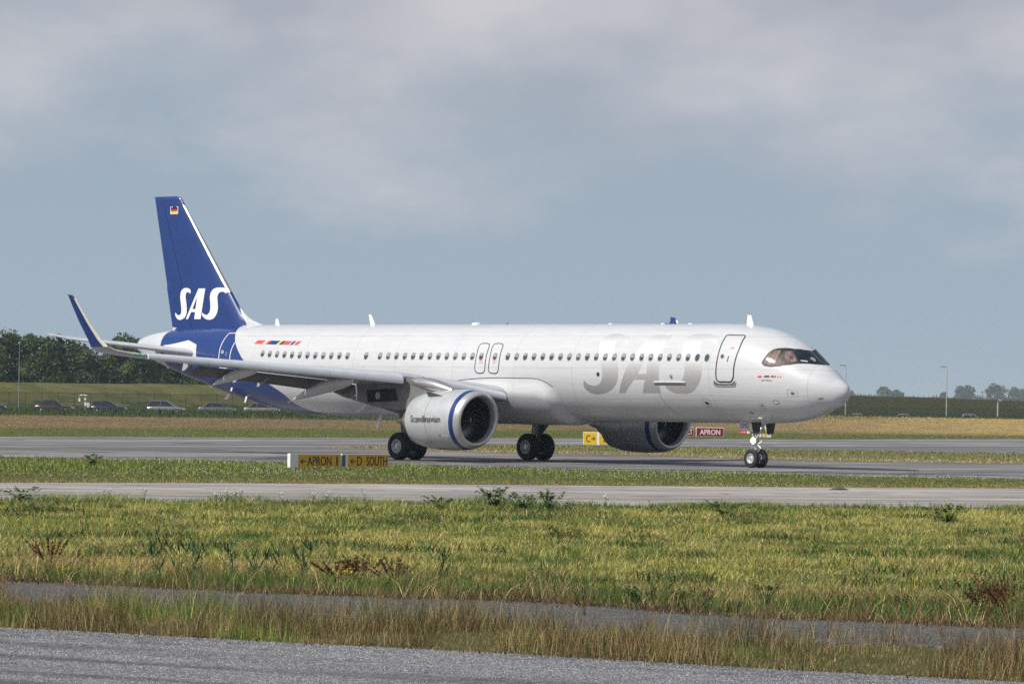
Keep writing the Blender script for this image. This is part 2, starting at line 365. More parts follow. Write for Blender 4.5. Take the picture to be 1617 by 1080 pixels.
d=door('overwing_exit',D['exitB'],.04,BLK,None,0,None,rb); window(D['winX'][1][0],1.264,parent=d)
door('rear_door',D['door4'],.05,PWHITE,(37.0,1.31),.09)

# marks on the fuselage
S1=[(228,362),(245,378),(262,388),(282,388),(298,372),(304,345),(302,300),(295,250),(290,210),(293,165),(303,132),(325,110),(355,100),(388,104),(412,118),(418,138),(412,162),(400,150),(385,144),(368,150),(358,167),(356,197),(362,240),(370,290),(372,340),(366,378),(350,408),(320,430),(285,440),(255,430),(236,410),(226,385)]
S2=[(557,362),(575,378),(597,388),(622,384),(640,362),(649,328),(650,290),(645,245),(641,200),(648,155),(670,120),(705,102),(745,100),(785,105),(815,122),(808,142),(798,162),(785,150),(762,143),(737,153),(723,183),(722,222),(730,270),(733,320),(728,360),(714,395),(690,425),(650,440),(610,435),(577,415),(557,388)]
AO=[(360,432),(510,108),(587,108),(540,432),(463,432),(473,357),(425,357),(387,432)]; AH=[(441,325),(478,325),(494,197)]
sg=D['Sg']; ys=[100,265,430,650]
_xl=pchip(ys,[q[0] for q in sg[:4]]);_xr=pchip(ys,[q[0] for q in sg[4:]]);_pl=pchip(ys,[q[1] for q in sg[:4]]);_pr=pchip(ys,[q[1] for q in sg[4:]])
def fmap(k):
    def f(p):
        a={0:125+(p[0]-225)*2.177,1:455+(p[0]-360)*2.128,2:877+(p[0]-557)*1.86}[k]; y=100+(p[1]-100)*1.618; t=(a-125)/1150
        return (float(_xl(y)*(1-t)+_xr(y)*t),float(_pl(y)*(1-t)+_pr(y)*t))
    return f
for k,L in enumerate(([catmull(S1,3)],[AO,AH],[catmull(S2,3)])):
    mb=MB(); decal(mb,[[fmap(k)(p) for p in l] for l in L],0,.003,.5,.12); mb.build('silver_letter',SILVER,plane)
def ribbon(x0,x1,p0,p1,slant,segs,name):
    """x0 rear end .. x1 front end; segs: (from,to,material)"""
    mb=MB(); mats=[]; 
    for a,b,m in segs:
        if m not in mats: mats.append(m)
        xa=x0+(x1-x0)*a; xb=x0+(x1-x0)*b
        decal(mb,[[(xa,p0),(xb,p0),(xb-slant,p1),(xa-slant,p1)]],mats.index(m),.008,.5,.1)
    mb.build(name,mats,plane,smooth=False)
W_=PWHITE
r0,r1,r2=D['rib']
ribbon(r0[0],r1[0],r0[1],r2[1],.18,[(0,.195,CORAL),(.195,.25,W_),(.25,.32,CORAL),(.32,.52,BLUEM),(.52,.575,YEL),(.575,.64,NAVY),(.64,.80,CORAL),(.80,.815,W_),(.815,.885,NAVY),(.885,.905,W_),(.905,.985,CORAL)],'flag_ribbon')
r0,r1,r2=D['nrib']
def nose_ribbon():
    mb=MB(); mats=[]; x0,x1=r0[0],r1[0]
    for a,b,m in [(0,.19,RED),(.19,.26,W_),(.26,.33,CORAL),(.33,.52,NAVY),(.52,.59,YEL),(.59,.66,BLK),(.66,.81,RED),(.81,.85,W_),(.85,.90,NAVY),(.90,.945,W_),(.945,1,RED)]:
        if m not in mats: mats.append(m)
        g=lambda s,o:(x0+(x1-x0)*s,r0[1]+(r1[1]-r0[1])*s+o)
        decal(mb,[[g(a,0),g(b,0),g(b,-.036),g(a,-.036)]],mats.index(m),.008,.5,.1)
    mb.build('name_ribbon',mats,plane,smooth=False)
nose_ribbon()
def fus_text(txt,x0,p0,dx,dp,slope,mat_,name,shear=0):
    v,f=text_fit(txt,1,1); xx=x0-v[:,0]*dx-v[:,1]*shear; pp=p0+slope*v[:,0]-v[:,1]*dp
    mb=MB(); mb.add(Fn(xx,pp,.008),f,0); mb.build(name,mat_,plane,smooth=False)
fus_text('Leif Viking',3.28,1.60,.46,.05,-.042,LETG,'aircraft_name')
mb=MB(); b=D['bar']
for o0,o1 in ((0,.016),(.026,.04)):
    decal(mb,[[(b[0][0],b[0][1]+o0*1.6),(b[1][0],b[1][1]+o0*1.6),(b[1][0],b[1][1]+o1*1.6),(b[0][0],b[0][1]+o1*1.6)]],0 if o0==0 else 1,.03,2,2)
decal(mb,[[(b[0][0],b[0][1]+.055),(b[1][0],b[1][1]+.055),(b[1][0],b[1][1]+.085),(b[0][0],b[0][1]+.085)]],1,.012,2,2)
mb.build('cargo_door_edge',[PWHITE,UNDER],plane,smooth=False)
# small ports, probes and rivet rings on the nose and lower hull
def port(x,p,r,w,plate,mi=0,name='access_port',sq=False):
    mb=MB()
    if r:
        pts=[(x+r*math.cos(a),p+r*math.sin(a)/R_) for a in [2*PI*k/8 for k in range(8)]]
        if sq: pts=[(x-r,p-r/R_),(x,p-r/R_),(x+r,p-r/R_),(x+r,p),(x+r,p+r/R_),(x,p+r/R_),(x-r,p+r/R_),(x-r,p)]
        outline(mb,pts,w,1,.010,3)
    if plate: decal(mb,[plate],mi,.012,.3,2)
    mb.build(name,[BLACK,UNDER,PWHITE],plane,smooth=False)
port(1.95,1.80,.20,.008,[(1.87,1.765),(2.01,1.765),(2.01,1.835),(1.87,1.835)],1,sq=True)
port(2.75,2.10,.13,.016,[(2.80,2.08),(2.71,2.08),(2.71,2.12),(2.80,2.12)],2)
port(8.05,1.66,.10,.010,[(8.1,1.62),(8.0,1.66),(8.03,1.70),(8.09,1.67)])
port(12.32,1.62,0,0,[(12.32+.09*math.cos(a),1.62+.09*math.sin(a)/R_) for a in [2*PI*k/12 for k in range(12)]])
port(3.5,2.22,.17,.008,[(3.56,2.2),(3.40,2.2),(3.42,2.225),(3.55,2.23)])
port(6.4,2.22,.24,.008,[(6.5,2.19),(6.3,2.19),(6.27,2.25),(6.45,2.25)])
port(0,0,0,0,[(4.35,2.42),(4.2,2.46),(4.17,2.50),(4.33,2.46)])
port(0,0,0,0,[(.98,2.02),(.78,1.98),(.78,2.02),(.96,2.06)])
port(0,0,0,0,[(3.2,2.50),(2.7,2.45),(2.7,2.465),(3.2,2.515)],2)
mb=MB(); outline(mb,[(8.6,2.02),(6.6,2.015),(4.4,2.0),(3.0,1.96),(1.9,1.88),(1.36,1.83)],.016,0,.006,4,1,False); mb.build('hull_seam_line',PWHITE,plane)
mb=MB(); outline(mb,[(8.92,1.93),(8.87,2.1),(8.70,2.35),(8.5,2.6)],.016,0,.006,4,1,False); mb.build('cargo_door_seam',UNDER,plane)

# belly fairing
FA=np.array(D['fair']); 
def fair_top(x):
    k=pchip([14.8,14.92,15.25,15.511,16.084,17.182,18.49,19.715,21.068,23,25,27.5],[2.2,1.97,1.86,1.79,1.725,1.717,1.715,1.735,1.79,1.93,2.15,2.6]); return k(x)
xs=np.concatenate([14.82+np.linspace(0,1,16)**2*1.3,np.linspace(16.3,27.4,34)]); rows=[]
for x in xs:
    p0=float(fair_top(x)) if x>14.83 else 2.2; p1=2*PI-p0; q=np.linspace(0,1,61); php=p0+(p1-p0)*q
    env=float(sst(0,1,(x-14.80)/.8))*float(1-sst(24.,27.4,x)); 
    e=np.minimum(q,1-q)*(p1-p0); off=.004+.27*env*sst(0,.34,e)-.12*env*np.exp(-((php-PI)/.5)**2)*(.5)
    rows.append(list(map(tuple,Fn(np.full(61,x),php,off))))
mb=MB(); mb.rings(rows,0,(False,False),closed=False)
bf=mb.build('belly_fairing',PAINT,plane,angle=70)
mb=MB()
outline(mb,[(float(x),float(fair_top(x))-.003) for x in (22.8,21.8,20.8,19.7,18.4,17.2,16.1,15.51,15.1)],.028,0,.012,4,1,False)
mb.build('fairing_seal',BLACK,bf)

# fin
_le=pchip([5.3,5.87,6.03,6.40,7.135,11.446,11.62,11.72,11.765],[35.6,35.95,36.53,37.2,37.92,41.576,41.73,41.90,42.12])
LEf=lambda z: float(_le(z)); TEf=lambda z: 42.139+(z-5.606)*.2474
HG=lambda z: 40.72+(z-5.9)*.4
def finh(x,z):
    ml=37.92-(7.135-z)*.848; te=TEf(z); c=te-ml; s=np.clip((np.asarray(x,float)-ml)/c,0,1)
    T=.5*min(.62,.105*c)/.5
    y=T*.5*(2.969*np.sqrt(s)-1.26*s-3.516*s**2+2.843*s**3-1.015*s**4)*1.0+.008
    le=LEf(z); f=.05*np.sqrt(np.clip((np.asarray(x,float)-le)/.5,0,1)); return np.maximum(y,np.where(z<7.6,f,0))
zs=list(np.linspace(5.3,7.3,22))+list(np.linspace(7.5,11.3,16))+[11.446,11.55,11.62,11.68,11.72,11.765]
def finrings(a,b,n,pw=1.6):
    R=[]
    for z in zs:
        x0,x1=a(z),b(z); q=x0+(x1-x0)*np.linspace(0,1,n)**pw; h=finh(q,z)
        if z>11.7: h=h*(.75 if z<11.76 else .35)
        R.append([(x,y,z) for x,y in zip(q,h)]+[(x,-y,z) for x,y in zip(q[::-1],h[::-1])])
    return R
mb=MB(); mb.rings(finrings(lambda z:LEf(z),lambda z:HG(z),26)); fin=mb.build('tail_fin',PAINT,plane,angle=50)
mb=MB(); mb.rings(finrings(lambda z:HG(z)+.025,TEf,12,1)); mb.build('rudder',PAINT,fin,angle=50)
mb=MB(); R=[]
for z in np.linspace(7.35,11.35,20):
    q=LEf(z)-.012+.10*np.linspace(0,1,7)**1.6; h=finh(q-.0,z)+.008; h[0]=.004; R.append([(x,y,z) for x,y in zip(q,h)]+[(x,-y,z) for x,y in zip(q[::-1],h[::-1])])
mb.rings(R); mb.build('fin_leading_edge',METAL,fin)
def finmap(p): return (41.992-(p[0]-225)*.00642,6.085+(440-p[1])*.004305)
for L in ([catmull(S1,3)],[AO,AH],[catmull(S2,3)]):
    L=[[finmap(p) for p in l] for l in L]; a=np.array(L[0]); v,f=tri2d(L,np.arange(37,43,.12),np.arange(6,8,.12))
    mb=MB(); mb.add([(x,float(finh(x,z))+.007,z) for x,z in v],f); mb.build('white_letter',PWHITE,fin)
mb=MB(); x0,x1,z0,z1=42.41,41.84,10.945,11.285
for k,(a,b,c,d_,mi) in enumerate([(0,1,0,1,0),(.07,.93,.08,.36,1),(.07,.93,.36,.64,2),(.07,.93,.64,.92,3)]):
    q=[(x0+(x1-x0)*i,z0+(z1-z0)*j) for i,j in ((a,c),(b,c),(b,d_),(a,d_))]; mb.add([(x,float(finh(x,z))+.006+.003*(k>0),z) for x,z in q],[(0,1,2,3)],mi)
mb.build('tricolour_flag',[PWHITE,YEL,RED,BLK],fin,smooth=False)

# generic aerofoil section
def afoil(n=15,t=.12,camber=.012,s1=1.0):
    q=(1-np.cos(np.linspace(0,PI,n)))/2*s1; y=t/.2*(.2969*np.sqrt(q)-.126*q-.3516*q**2+.2843*q**3-.1015*q**4); c=camber*np.sin(PI*q)
    up=list(zip(q,c+y)); lo=list(zip(q,c-y*.85))[::-1]
    return up+lo[(0 if s1<1 else 1):-1]
def sec(le,te,t,yv,sd,n=15,s1=1.0,camber=.012,ny=(0,0,1)):
    le=Vector(le); te=Vector(te); ch=te-le; c=ch.length; nrm=Vector(ny); nrm=(nrm-ch*(nrm.dot(ch)/c/c)).normalized()
    return [tuple(Vector((1,sd,1))*(le+ch*s+nrm*(h*c))) if 0 else (lambda P:(P.x,P.y*sd,P.z))(le+ch*s+nrm*(h*c)) for s,h in afoil(n,t,camber,s1)]
# wing planform
def WLE(y): return (17.72+(y-1.98)*.52, float(np.interp(y,[0,2.2,5.75,15.9],[2.62,2.90,3.50,4.19])))
def WTE(y):
    x=23.85 if y<6.4 else 23.85+(y-6.4)*.285
    return (x,float(np.interp(y,[0,2.2,6.4,15.9],[2.35,2.52,3.25,4.15])))
def wing(sd):
    mb=MB(); R=[]
    for y in [.8,1.6,2.2,3,4,5,5.75,6.4,7.5,9,10.5,12,12.78]:
        l,t=WLE(y),WTE(y); s1=.78; te=(l[0]+(t[0]-l[0]),t[1]); R.append(sec((l[0],y,l[1]),(t[0],y,t[1]),float(np.interp(y,[1,6,16],[.15,.12,.11])),y,sd,17,.78))
    n0=len(R[0])
    for y in [12.80,13.5,14.5,15.5,15.95]:
        l,t=WLE(y),WTE(y); r=sec((l[0],y,l[1]),(t[0],y,t[1]),.11,y,sd,17,.999); R.append(r)
    R2=[sec((25.30,16.35,4.25),(26.86,16.4,4.22),.10,0,sd,17,.999),sec((25.72,16.75,4.36),(27.02,16.8,4.31),.10,0,sd,17,.999,ny=(0,-.45,.9)),
        sec((26.03,17.0,4.52),(27.10,17.03,4.50),.09,0,sd,17,.999,ny=(0,-.85,.5))]
    mb.rings(R+R2); w=mb.build('wing',WGREY,plane,angle=50)
    # sharklet (winglet)
    mb=MB(); ny=(0,-1,.25)
    LE=[(26.03,17.0,4.52),(26.35,17.12,4.80),(26.75,17.42,5.50),(27.10,17.72,6.25),(27.22,17.80,6.50),(27.38,17.83,6.62)]
    TE=[(27.10,17.03,4.50),(27.18,17.13,4.80),(27.40,17.42,5.50),(27.60,17.72,6.30),(27.68,17.80,6.58),(27.72,17.84,6.66)]
    R=[sec(a,b,.085,0,sd,13,.999,0,ny) for a,b in zip(LE,TE)]; mb.rings(R,0); wl=mb.build('winglet',BLUEM,w,angle=50)
    mb=MB(); R=[]
    for a,b in list(zip(LE,TE))[:-1]:
        a=Vector(a); b=Vector(b); d=(b-a).normalized(); c=(b-a).length; a2=a-d*.02
        r=[]
        for s,h in ((0,0),(.02,.02),(.08,.032),(.21,.048),(.21,-.044),(.08,-.03),(.02,-.018)):
            p=a2+d*(s*c*1.05)+Vector((0,-.97,.24))*(h*c+(.006 if h>0 else -.006 if h<0 else 0)); r.append((p.x,p.y*sd,p.z))
        R.append(r)
    mb.rings(R); mb.build('winglet_leading_edge',mat('winglet edge paint',(.72,.68,.60),.35,0,.05),w,angle=60)
    mb=MB(); mb.lathe([(0,.001),(.02,.05),(.12,.07),(.3,.05),(.36,.001)],(25.05,16.02*sd,4.2),(1,.5*sd,0),10); mb.build('navigation_light',mat('green lens',(.02,.35,.18),.15),w)
    # slats
    def slat(y0,y1,name='slat'):
        R=[]
        for y in np.linspace(y0,y1,8):
            zb=float(np.interp(y,[2.2,5.4,15.9],[2.58,3.14,4.02])); h=float(np.interp(y,[2.2,4,6.3,15.9],[.34,.42,.46,.27])); x=17.52+(y-1.98)*.52-.30+ (.0)
            x=19.43+(y-5.75)*.518-(.25 if y<5.4 else 0); c=float(np.interp(y,[2,16],[.75,.42]))
            pr=[(.02*c,0),(-.01*c,.10*h),(-.02*c,.3*h),(.0,.52*h),(.07*c,.72*h),(.2*c,.86*h),(.45*c,.97*h),(1.0*c,1.02*h),(.95*c,.98*h),(.4*c,.80*h),(.22*c,.55*h),(.16*c,.25*h),(.14*c,.03*h)]
            R.append([(x+a,y*sd,zb+b) for a,b in pr])
        m=MB(); m.rings(R,0); return m.build(name,SLATM,w,angle=35)
    slat(2.35,5.25)
    for a,b in ((6.2,9.0),(9.012,11.3),(11.312,13.6),(13.612,15.9)): slat(a,b)
    # flaps
    def flap(y0,y1,drop,ang):
        R=[]
        for y in np.linspace(y0,y1,6):
            l,t=WLE(y),WTE(y); c=t[0]-l[0]; fc=max(.26*c,.85); x=l[0]+.80*c; z=l[1]+(t[1]-l[1])*.8-drop
            te=(x+fc*math.cos(ang),y,z-fc*math.sin(ang)); R.append(sec((x,y,z),te,.13,y,sd,9,.999))
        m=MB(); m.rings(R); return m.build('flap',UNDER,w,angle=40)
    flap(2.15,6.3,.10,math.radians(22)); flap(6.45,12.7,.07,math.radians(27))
    # flap track fairings
    def fairing(y,x0,z0,xt,zt,h,wd):
        m=MB(); R=[]
        for s in np.linspace(0,1,16):
            x=x0+(xt-x0)*s; zc=z0+(zt-z0)*(s*.45+.55*s*s); r=max(.02,math.sin(PI*min(1,(s+.05)/.95)**.75)**.55 if s<.98 else .03)
            k=r if s>.05 else r*.6
            R.append([(x,(y+.5*wd*k*math.cos(a))*sd,zc+.5*h*k*math.sin(a)*(1 if math.sin(a)<0 else .8)) for a in [2*PI*i/16 for i in range(16)]])
        m.rings(R); return m.build('flap_track_fairing',WHITE,w,angle=60)
    fairing(11.5,22.9,3.72,25.95,2.94,.50,.48); fairing(7.95,20.9,3.32,25.0,2.35,.60,.55); fairing(4.8,20.9,2.75,24.15,1.99,.60,.55)
    for y,x,z in ((9.6,24.9,3.0),(6.7,24.7,2.75),(10.6,25.3,3.15),(12.9,25.9,3.6)):   # small hinge fairings
        m=MB(); m.add([(x-.5,(y-.04)*sd,z+.35),(x-.5,(y+.04)*sd,z+.35),(x+.1,(y+.03)*sd,z+.30),(x+.1,(y-.03)*sd,z+.30),(x+.2,(y-.02)*sd,z-.02),(x+.2,(y+.02)*sd,z-.02),(x+.02,(y+.02)*sd,z+.02),(x+.02,(y-.02)*sd,z+.02)],[(0,1,2,3),(3,2,5,4),(0,3,4,7),(1,6,5,2),(0,7,6,1),(4,5,6,7)]); m.build('hinge_bracket',GREY,w,smooth=False)
    return w
wr=wing(1); wl_=wing(-1)

# tailplane
def stab(sd):
    mb=MB(); R=[]
    for y,l,t in ((.2,(39.0,4.46),(42.7,4.80)),(.9,(39.32,4.53),(42.85,4.88)),(3.5,(40.92,4.82),(43.3,5.12)),(6.0,(42.47,5.10),(43.74,5.34)),(6.15,(42.62,5.14),(43.78,5.36)),(6.22,(42.95,5.22),(43.80,5.37))):
        R.append(sec((l[0],y,l[1]),(t[0],y,t[1]),.095,y,sd,13,.999,-.01))
    mb.rings(R); s=mb.build('tailplane',WGREY,plane,angle=50)
    mb=MB(); R=[]
    for y,l,t in ((.95,(39.32,4.53),(42.85,4.88)),(3.5,(40.90,4.82),(43.3,5.12)),(6.0,(42.45,5.10),(43.74,5.34))):
        r=[]; c=t[0]-l[0]
        for a,b in ((-.006,0),(0,.016),(.03,.036),(.09,.05),(.09,-.036),(.03,-.03),(0,-.016)): r.append((l[0]+a*c,y*sd,l[1]+b*c+a*c*.1))
        R.append(r)
    mb.rings(R); mb.build('tailplane_leading_edge',SLATM,s,angle=60)
    return s
for sd in (1,-1): stab(sd)
mb=MB(); decal(mb,[[(42.0,1.33),(41.5,1.27),(40.04,1.02),(39.25,1.17),(39.12,1.62),(39.6,1.80),(42.0,1.75)]],0,.004,.3,.1); mb.build('tailplane_seal_plate',WHITE,plane)

# engines
def engine(sd,text):
    cx,cy,cz=15.46,5.75*sd,1.75; ax=Vector((1,-.012*sd,-.018))
    def sh(m,k=.17):
        for i,(x,y,z) in enumerate(m.v):
            t=x-cx; m.v[i]=(x-(z-cz)*k*max(0,1-t/1.6) if t<1.6 else x,y,z)
        return m
    outer=[(.31,1.200),(.50,1.234),(.62,1.245),(.9,1.258),(1.5,1.262),(2.2,1.24),(2.8,1.185),(3.2,1.115),(3.46,1.05),(3.45,1.02),(3.0,.99),(2.2,.97)]
    mb=MB(); mb.lathe(outer,(cx,cy,cz),ax,72); sh(mb)
    e=mb.build('engine',ENG,plane,angle=50)
    mb=MB(); mb.lathe([(.31,1.205),(.22,1.185),(.12,1.15),(.04,1.10),(.0,1.045),(.015,1.0),(.07,.965),(.18,.94),(.34,.935)],(cx,cy,cz),ax,72); sh(mb); mb.build('inlet_lip',LIPM,e,angle=60)
    mb=MB(); mb.lathe([(.34,.935),(.6,.955),(.95,.99),(1.2,.99)],(cx,cy,cz),ax,72); sh(mb); mb.build('inlet_duct',mat('duct acoustic lining',(.035,.036,.04),.5,.1,.15),e,angle=60)
    mb=MB(); mb.lathe([(.31,1.212),(.40,1.228),(.50,1.241),(.535,1.245)],(cx,cy,cz),ax,72); sh(mb); mb.build('blue_band',BLUEM,e,angle=60)
    # fan
    mb=MB(); n=18
    for k in range(n):
        R=[]
        for r in np.linspace(.27,.975,7):
            tw=.45+.75*(r-.27)/.7; c=.20+.12*(r-.27); a0=2*PI*k/n+ .35*math.sin((r-.27)/.7*PI)*.6
            row=[]
            for s in (-1,-.4,.4,1):
                t=.98+s*c*math.cos(tw)*.8; a=a0+s*c*math.sin(tw)/r*.95
                row.append((cx+t,cy+r*math.cos(a),cz+r*math.sin(a)))
            R.append(row)
        mb.rings(R,0,(False,False),closed=False)
    mb.lathe([(1.16,.99),(1.17,.02)],(cx,cy,cz),ax,40,1)
    mb.build('fan',[mat('fan blade metal',(.19,.195,.20),.3,.8,.2,6),DARK],e,angle=50)
    mb=MB(); mb.lathe([(.52,.005),(.56,.06),(.68,.15),(.82,.22),(.98,.28)],(cx,cy,cz),ax,32)
    s=mb.build('spinner',BLK,e)
    mb=MB(); R=[]
    for k in range(9):
        a=2.0+k*.30; t=.57+.09*k/8; r=.06+.07*k/8; w_=.012+.030*math.sin(PI*k/8); R.append([(cx+t-.006,cy+(r-w_)*math.cos(a),cz+(r-w_)*math.sin(a)),(cx+t+.012,cy+(r+w_)*math.cos(a),cz+(r+w_)*math.sin(a))])
    for q in range(len(R)-1): mb.add([(p[0]-.012,p[1],p[2]) for p in (R[q]+R[q+1])],[(0,1,3,2)])
    mb.build('spinner_swirl',PWHITE,e)
    # core and plug
    mb=MB(); mb.lathe([(2.2,.80),(3.2,.76),(3.8,.62),(4.25,.47),(4.24,.43),(3.9,.42)],(cx,cy,cz),ax,40); mb.build('core_nozzle',WARM,e,angle=50)
    mb=MB(); mb.lathe([(3.6,.40),(4.2,.33),(4.7,.20),(5.1,.07),(5.22,.02)],(cx,cy,cz),ax,32,cap=(False,True)); mb.build('exhaust_plug',WARM,e,angle=60)
    # pylon
    mb=MB(); pr=[(16.7,2.93),(17.3,3.12),(18.2,3.33),(19.2,3.47),(20.6,3.50),(22.5,3.30),(23.9,2.95),(24.3,2.72),(23.2,2.50),(21.8,2.25),(20.6,2.10),(19.8,2.12),(18.9,2.55),(17.5,2.80)]
    L=[];w0=.17
    for x,z in pr: q=.10+.9*min(1,(x-16.7)/1.2) if x<17.9 else (1 if x<23 else .5); L.append(w0*q)
    n=len(pr); vs=[(x,cy+sd*w,z) for (x,z),w in zip(pr,L)]+[(x,cy-sd*w,z) for (x,z),w in zip(pr,L)]
    mb.add(vs,[tuple(range(n)),tuple(range(2*n-1,n-1,-1))]+[(i,(i+1)%n,n+(i+1)%n,n+i) for i in range(n)])
    py=mb.build('pylon',mat('pylon paint',(.19,.19,.195),.4,.1,.2),e,angle=30); bevel(py,.05,3)
    mb=MB(); yy=cy+sd*.174; mb.add([(20.3,yy,2.50),(22.2,yy,2.40),(22.25,yy,2.92),(20.5,yy,3.02)],[(0,1,2,3)]); mb.build('pylon_recess',DARK,e,smooth=False)
    mb=MB(); mb.lathe([(0,.15),(.006,.15),(.007,.001)],(21.55,yy+sd*.004,2.70),(0,sd,0),20); mb.build('pylon_vent_disc',GREY,e)
    mb=MB(); R=[]                                     # polished fairing over the pylon nose
    for s in np.linspace(0,1,12):
        x=17.0+2.9*s; z=3.02+.40*math.sin(s*PI*.5); r=.05+.26*math.sin(PI*min(1,s*.9+.1))**.6
        R.append([(x,cy+r*1.0*math.cos(a),z-.10+ .85*r*math.sin(a)) for a in [2*PI*i/14 for i in range(14)]])
    mb.rings(R); mb.build('pylon_fairing',METAL,e,angle=60)
    # strake
    mb=MB()
    def ns(x,a,h=0): 
        r=float(np.interp(x-cx,[.5,.9,1.5,2.2,2.8],[1.238,1.258,1.262,1.24,1.185]))+h; return (x,cy+r*math.cos(a),cz-.018*(x-cx)+r*math.sin(a))
    a=math.radians(52) if sd>0 else PI-math.radians(52)
    if 1:
        p=[ns(16.85,a),ns(17.75,a),ns(17.72,a,.27),ns(17.5,a,.24)]; q=[(x,y,z-.02) for x,y,z in p]; mb.add(p+q,[(0,1,2,3),(7,6,5,4),(0,3,7,4),(3,2,6,7),(2,1,5,6)])
    mb.build('nacelle_strake',UNDER,e,smooth=False); mb=MB()
    if 1:
        a2=PI-a; p=[ns(16.85,a2),ns(17.75,a2),ns(17.72,a2,.27),ns(17.5,a2,.24)]; q=[(x,y,z-.02) for x,y,z in p]; mb.add(p+q,[(0,1,2,3),(7,6,5,4),(0,3,7,4),(3,2,6,7),(2,1,5,6)])
    mb.build('nacelle_strake',UNDER,e,smooth=False)
    # seam and markings
    mb=MB(); 
    for t0 in (2.0,): mb.lathe([(t0,1.252),(t0+.012,1.252)],(cx,cy,cz),ax,60)
    mb.build('cowl_seam',UNDER,e)
    def nmap(v,x0,z0): 
        out=[]
        for a_,b_ in v:
            x=x0-a_; z=z0+b_; r=float(np.interp(x-cx,[.5,.9,1.5,2.2,2.8,3.2],[1.238,1.258,1.262,1.24,1.185,1.115]))+.007
            zz=z-cz+.018*(x-cx); out.append((x,cy+math.sqrt(max(r*r-zz*zz,.01)),z))
        return out
    if text:
        v,f=text_fit('Scandinavian',1.93,.29); mb=MB(); [mb.add([(a,b+.001*q,c) for a,b,c in nmap(v,18.42+o,1.62)],f) for q,o in enumerate((0,.010))]; mb.build('airline_lettering',LETG,e,smooth=False)
    mb=MB()
    for dx,c,mi in ((0,'+',0),(.20,'o',1),(.42,'*',1)):
        v,f=text_fit({'+':'M','o':'o','*':'E'}[c],.13,.09); mb.add(nmap(v,16.75-dx,1.02),f,mi)
    mb.build('cowl_markings',[RED,PWHITE],e,smooth=False)
    return e
def engmat():
    t=NT_('nacelle paint'); n=t.noise(t.coord(scale=(1,1,1)),2.5,5,.6)
    c=t.ramp(n,[(.3,(.46,.475,.49)),(.7,(.54,.555,.57))])
    t.col(c); t.set(Roughness=.34,Metallic=.25); t.b.inputs['Coat Weight'].default_value=.4; return t.m
ENG=engmat(); LIPM=mat('lip metal',(.60,.585,.575),.33,.6,.06,3)
e1=engine(1,True); e2=engine(-1,True)

# landing gear
def wheel(parent,x,y,r,w,sd,zg):
    zc=zg+r; m=MB(); hw=w/2
    prof=[(-hw*.55,r*.48),(-hw*.90,r*.53),(-hw,r*.74),(-hw*.93,r*.90),(-hw*.62,r*.985),(-hw*.3,r),(hw*.3,r),(hw*.62,r*.985),(hw*.93,r*.90),(hw,r*.74),(hw*.90,r*.53),(hw*.55,r*.48)]
    m.lathe(prof,(x,y,zc),(0,1,0),40)
    for g in (-.2,0,.2): m.lathe([(g*hw-.008,r*1.002),(g*hw+.008,r*1.002)],(x,y,zc),(0,1,0),40,1)
    m.build('tyre',[TYRE,DARK],parent,angle=60)
    m=MB()
    for s in (-1,1):
        m.lathe([(s*hw*.60,r*.56),(s*hw*.86,r*.51),(s*hw*.88,r*.47),(s*hw*.50,r*.40),(s*hw*.35,r*.28),(s*hw*.62,r*.22),(s*hw*.66,r*.05)],(x,y,zc),(0,1,0),32,0,(False,True))
        for k in range(9):
            a=2*PI*k/9; m.lathe([(s*hw*.46,.03),(s*hw*.49,.03),(s*hw*.49,.001)],(x+r*.36*math.cos(a),y,zc+r*.36*math.sin(a)),(0,1,0),8,1)
        m.lathe([(s*hw*.60,r*.13),(s*hw*.84,r*.11),(s*hw*.84,.001)],(x,y,zc),(0,1,0),12,2)
    m.build('wheel_rim',[RIM,DARK,METAL],parent,angle=40)
def main_gear(sd):
    zg=gz(22,3.8*sd); y=3.795*sd; x=21.97; m=MB()
    m.tube([(x,y,zg+.58),(x,y*.995,1.25)],.085,12); m.tube([(x,y*.995,1.2),(x-.05,y*.98,2.9)],.135,14)
    m.tube([(x,y-.5,zg+.585),(x,y+.5,zg+.585)],.07,10); m.tube([(x-.02,y*.99,1.55),(x-.1,y*.55,2.5)],.065,10)
    m.tube([(x+.12,y,.75),(x+.33,y,1.0),(x+.12,y,1.3)],.035,8)
    m.tube([(x+.1,y+.1,1.9),(x+.16,y+.12,.8)],.02,6); m.tube([(x-.12,y+.06,1.7),(x-.14,y+.1,.75),(x,y+.25,.6)],.016,6)
    g=m.build('main_landing_gear',STRUT,plane)
    m=MB(); yo=y+.22*sd   # strut door
    m.add([(21.05,yo,1.92),(22.25,yo,1.95),(22.12,yo-.02*sd,1.15),(21.95,yo-.02*sd,1.02),(21.62,yo,1.35)]+[(21.05,yo+.03,1.92),(22.25,yo+.03,1.95),(22.12,yo+.03-.02*sd,1.15),(21.95,yo+.03-.02*sd,1.02),(21.62,yo+.03,1.35)],[(0,1,2,3,4),(9,8,7,6,5),(0,4,9,5),(4,3,8,9),(3,2,7,8),(2,1,6,7),(1,0,5,6)])
    m.build('gear_door',UNDER,g,smooth=False)
    for o in (-.463,.463): wheel(g,x,y+o,.585,.42,1,gz(x,y+o)-.008)
    m=MB()
    for o in (-.3,.3): m.lathe([(-.12,.22),(.12,.22)],(x,y+o,zg+.585),(0,1,0),20,0,(True,True))
    m.build('brake_pack',DARK,g)
main_gear(1); main_gear(-1)
zg=gz(5.07,0); m=MB()
m.tube([(5.07,0,zg+.38),(5.10,0,.95)],.055,12); m.tube([(5.10,0,.92),(5.22,0,2.1)],.085,14); m.tube([(5.07,-.24,zg+.38),(5.07,.24,zg+.38)],.04,10)
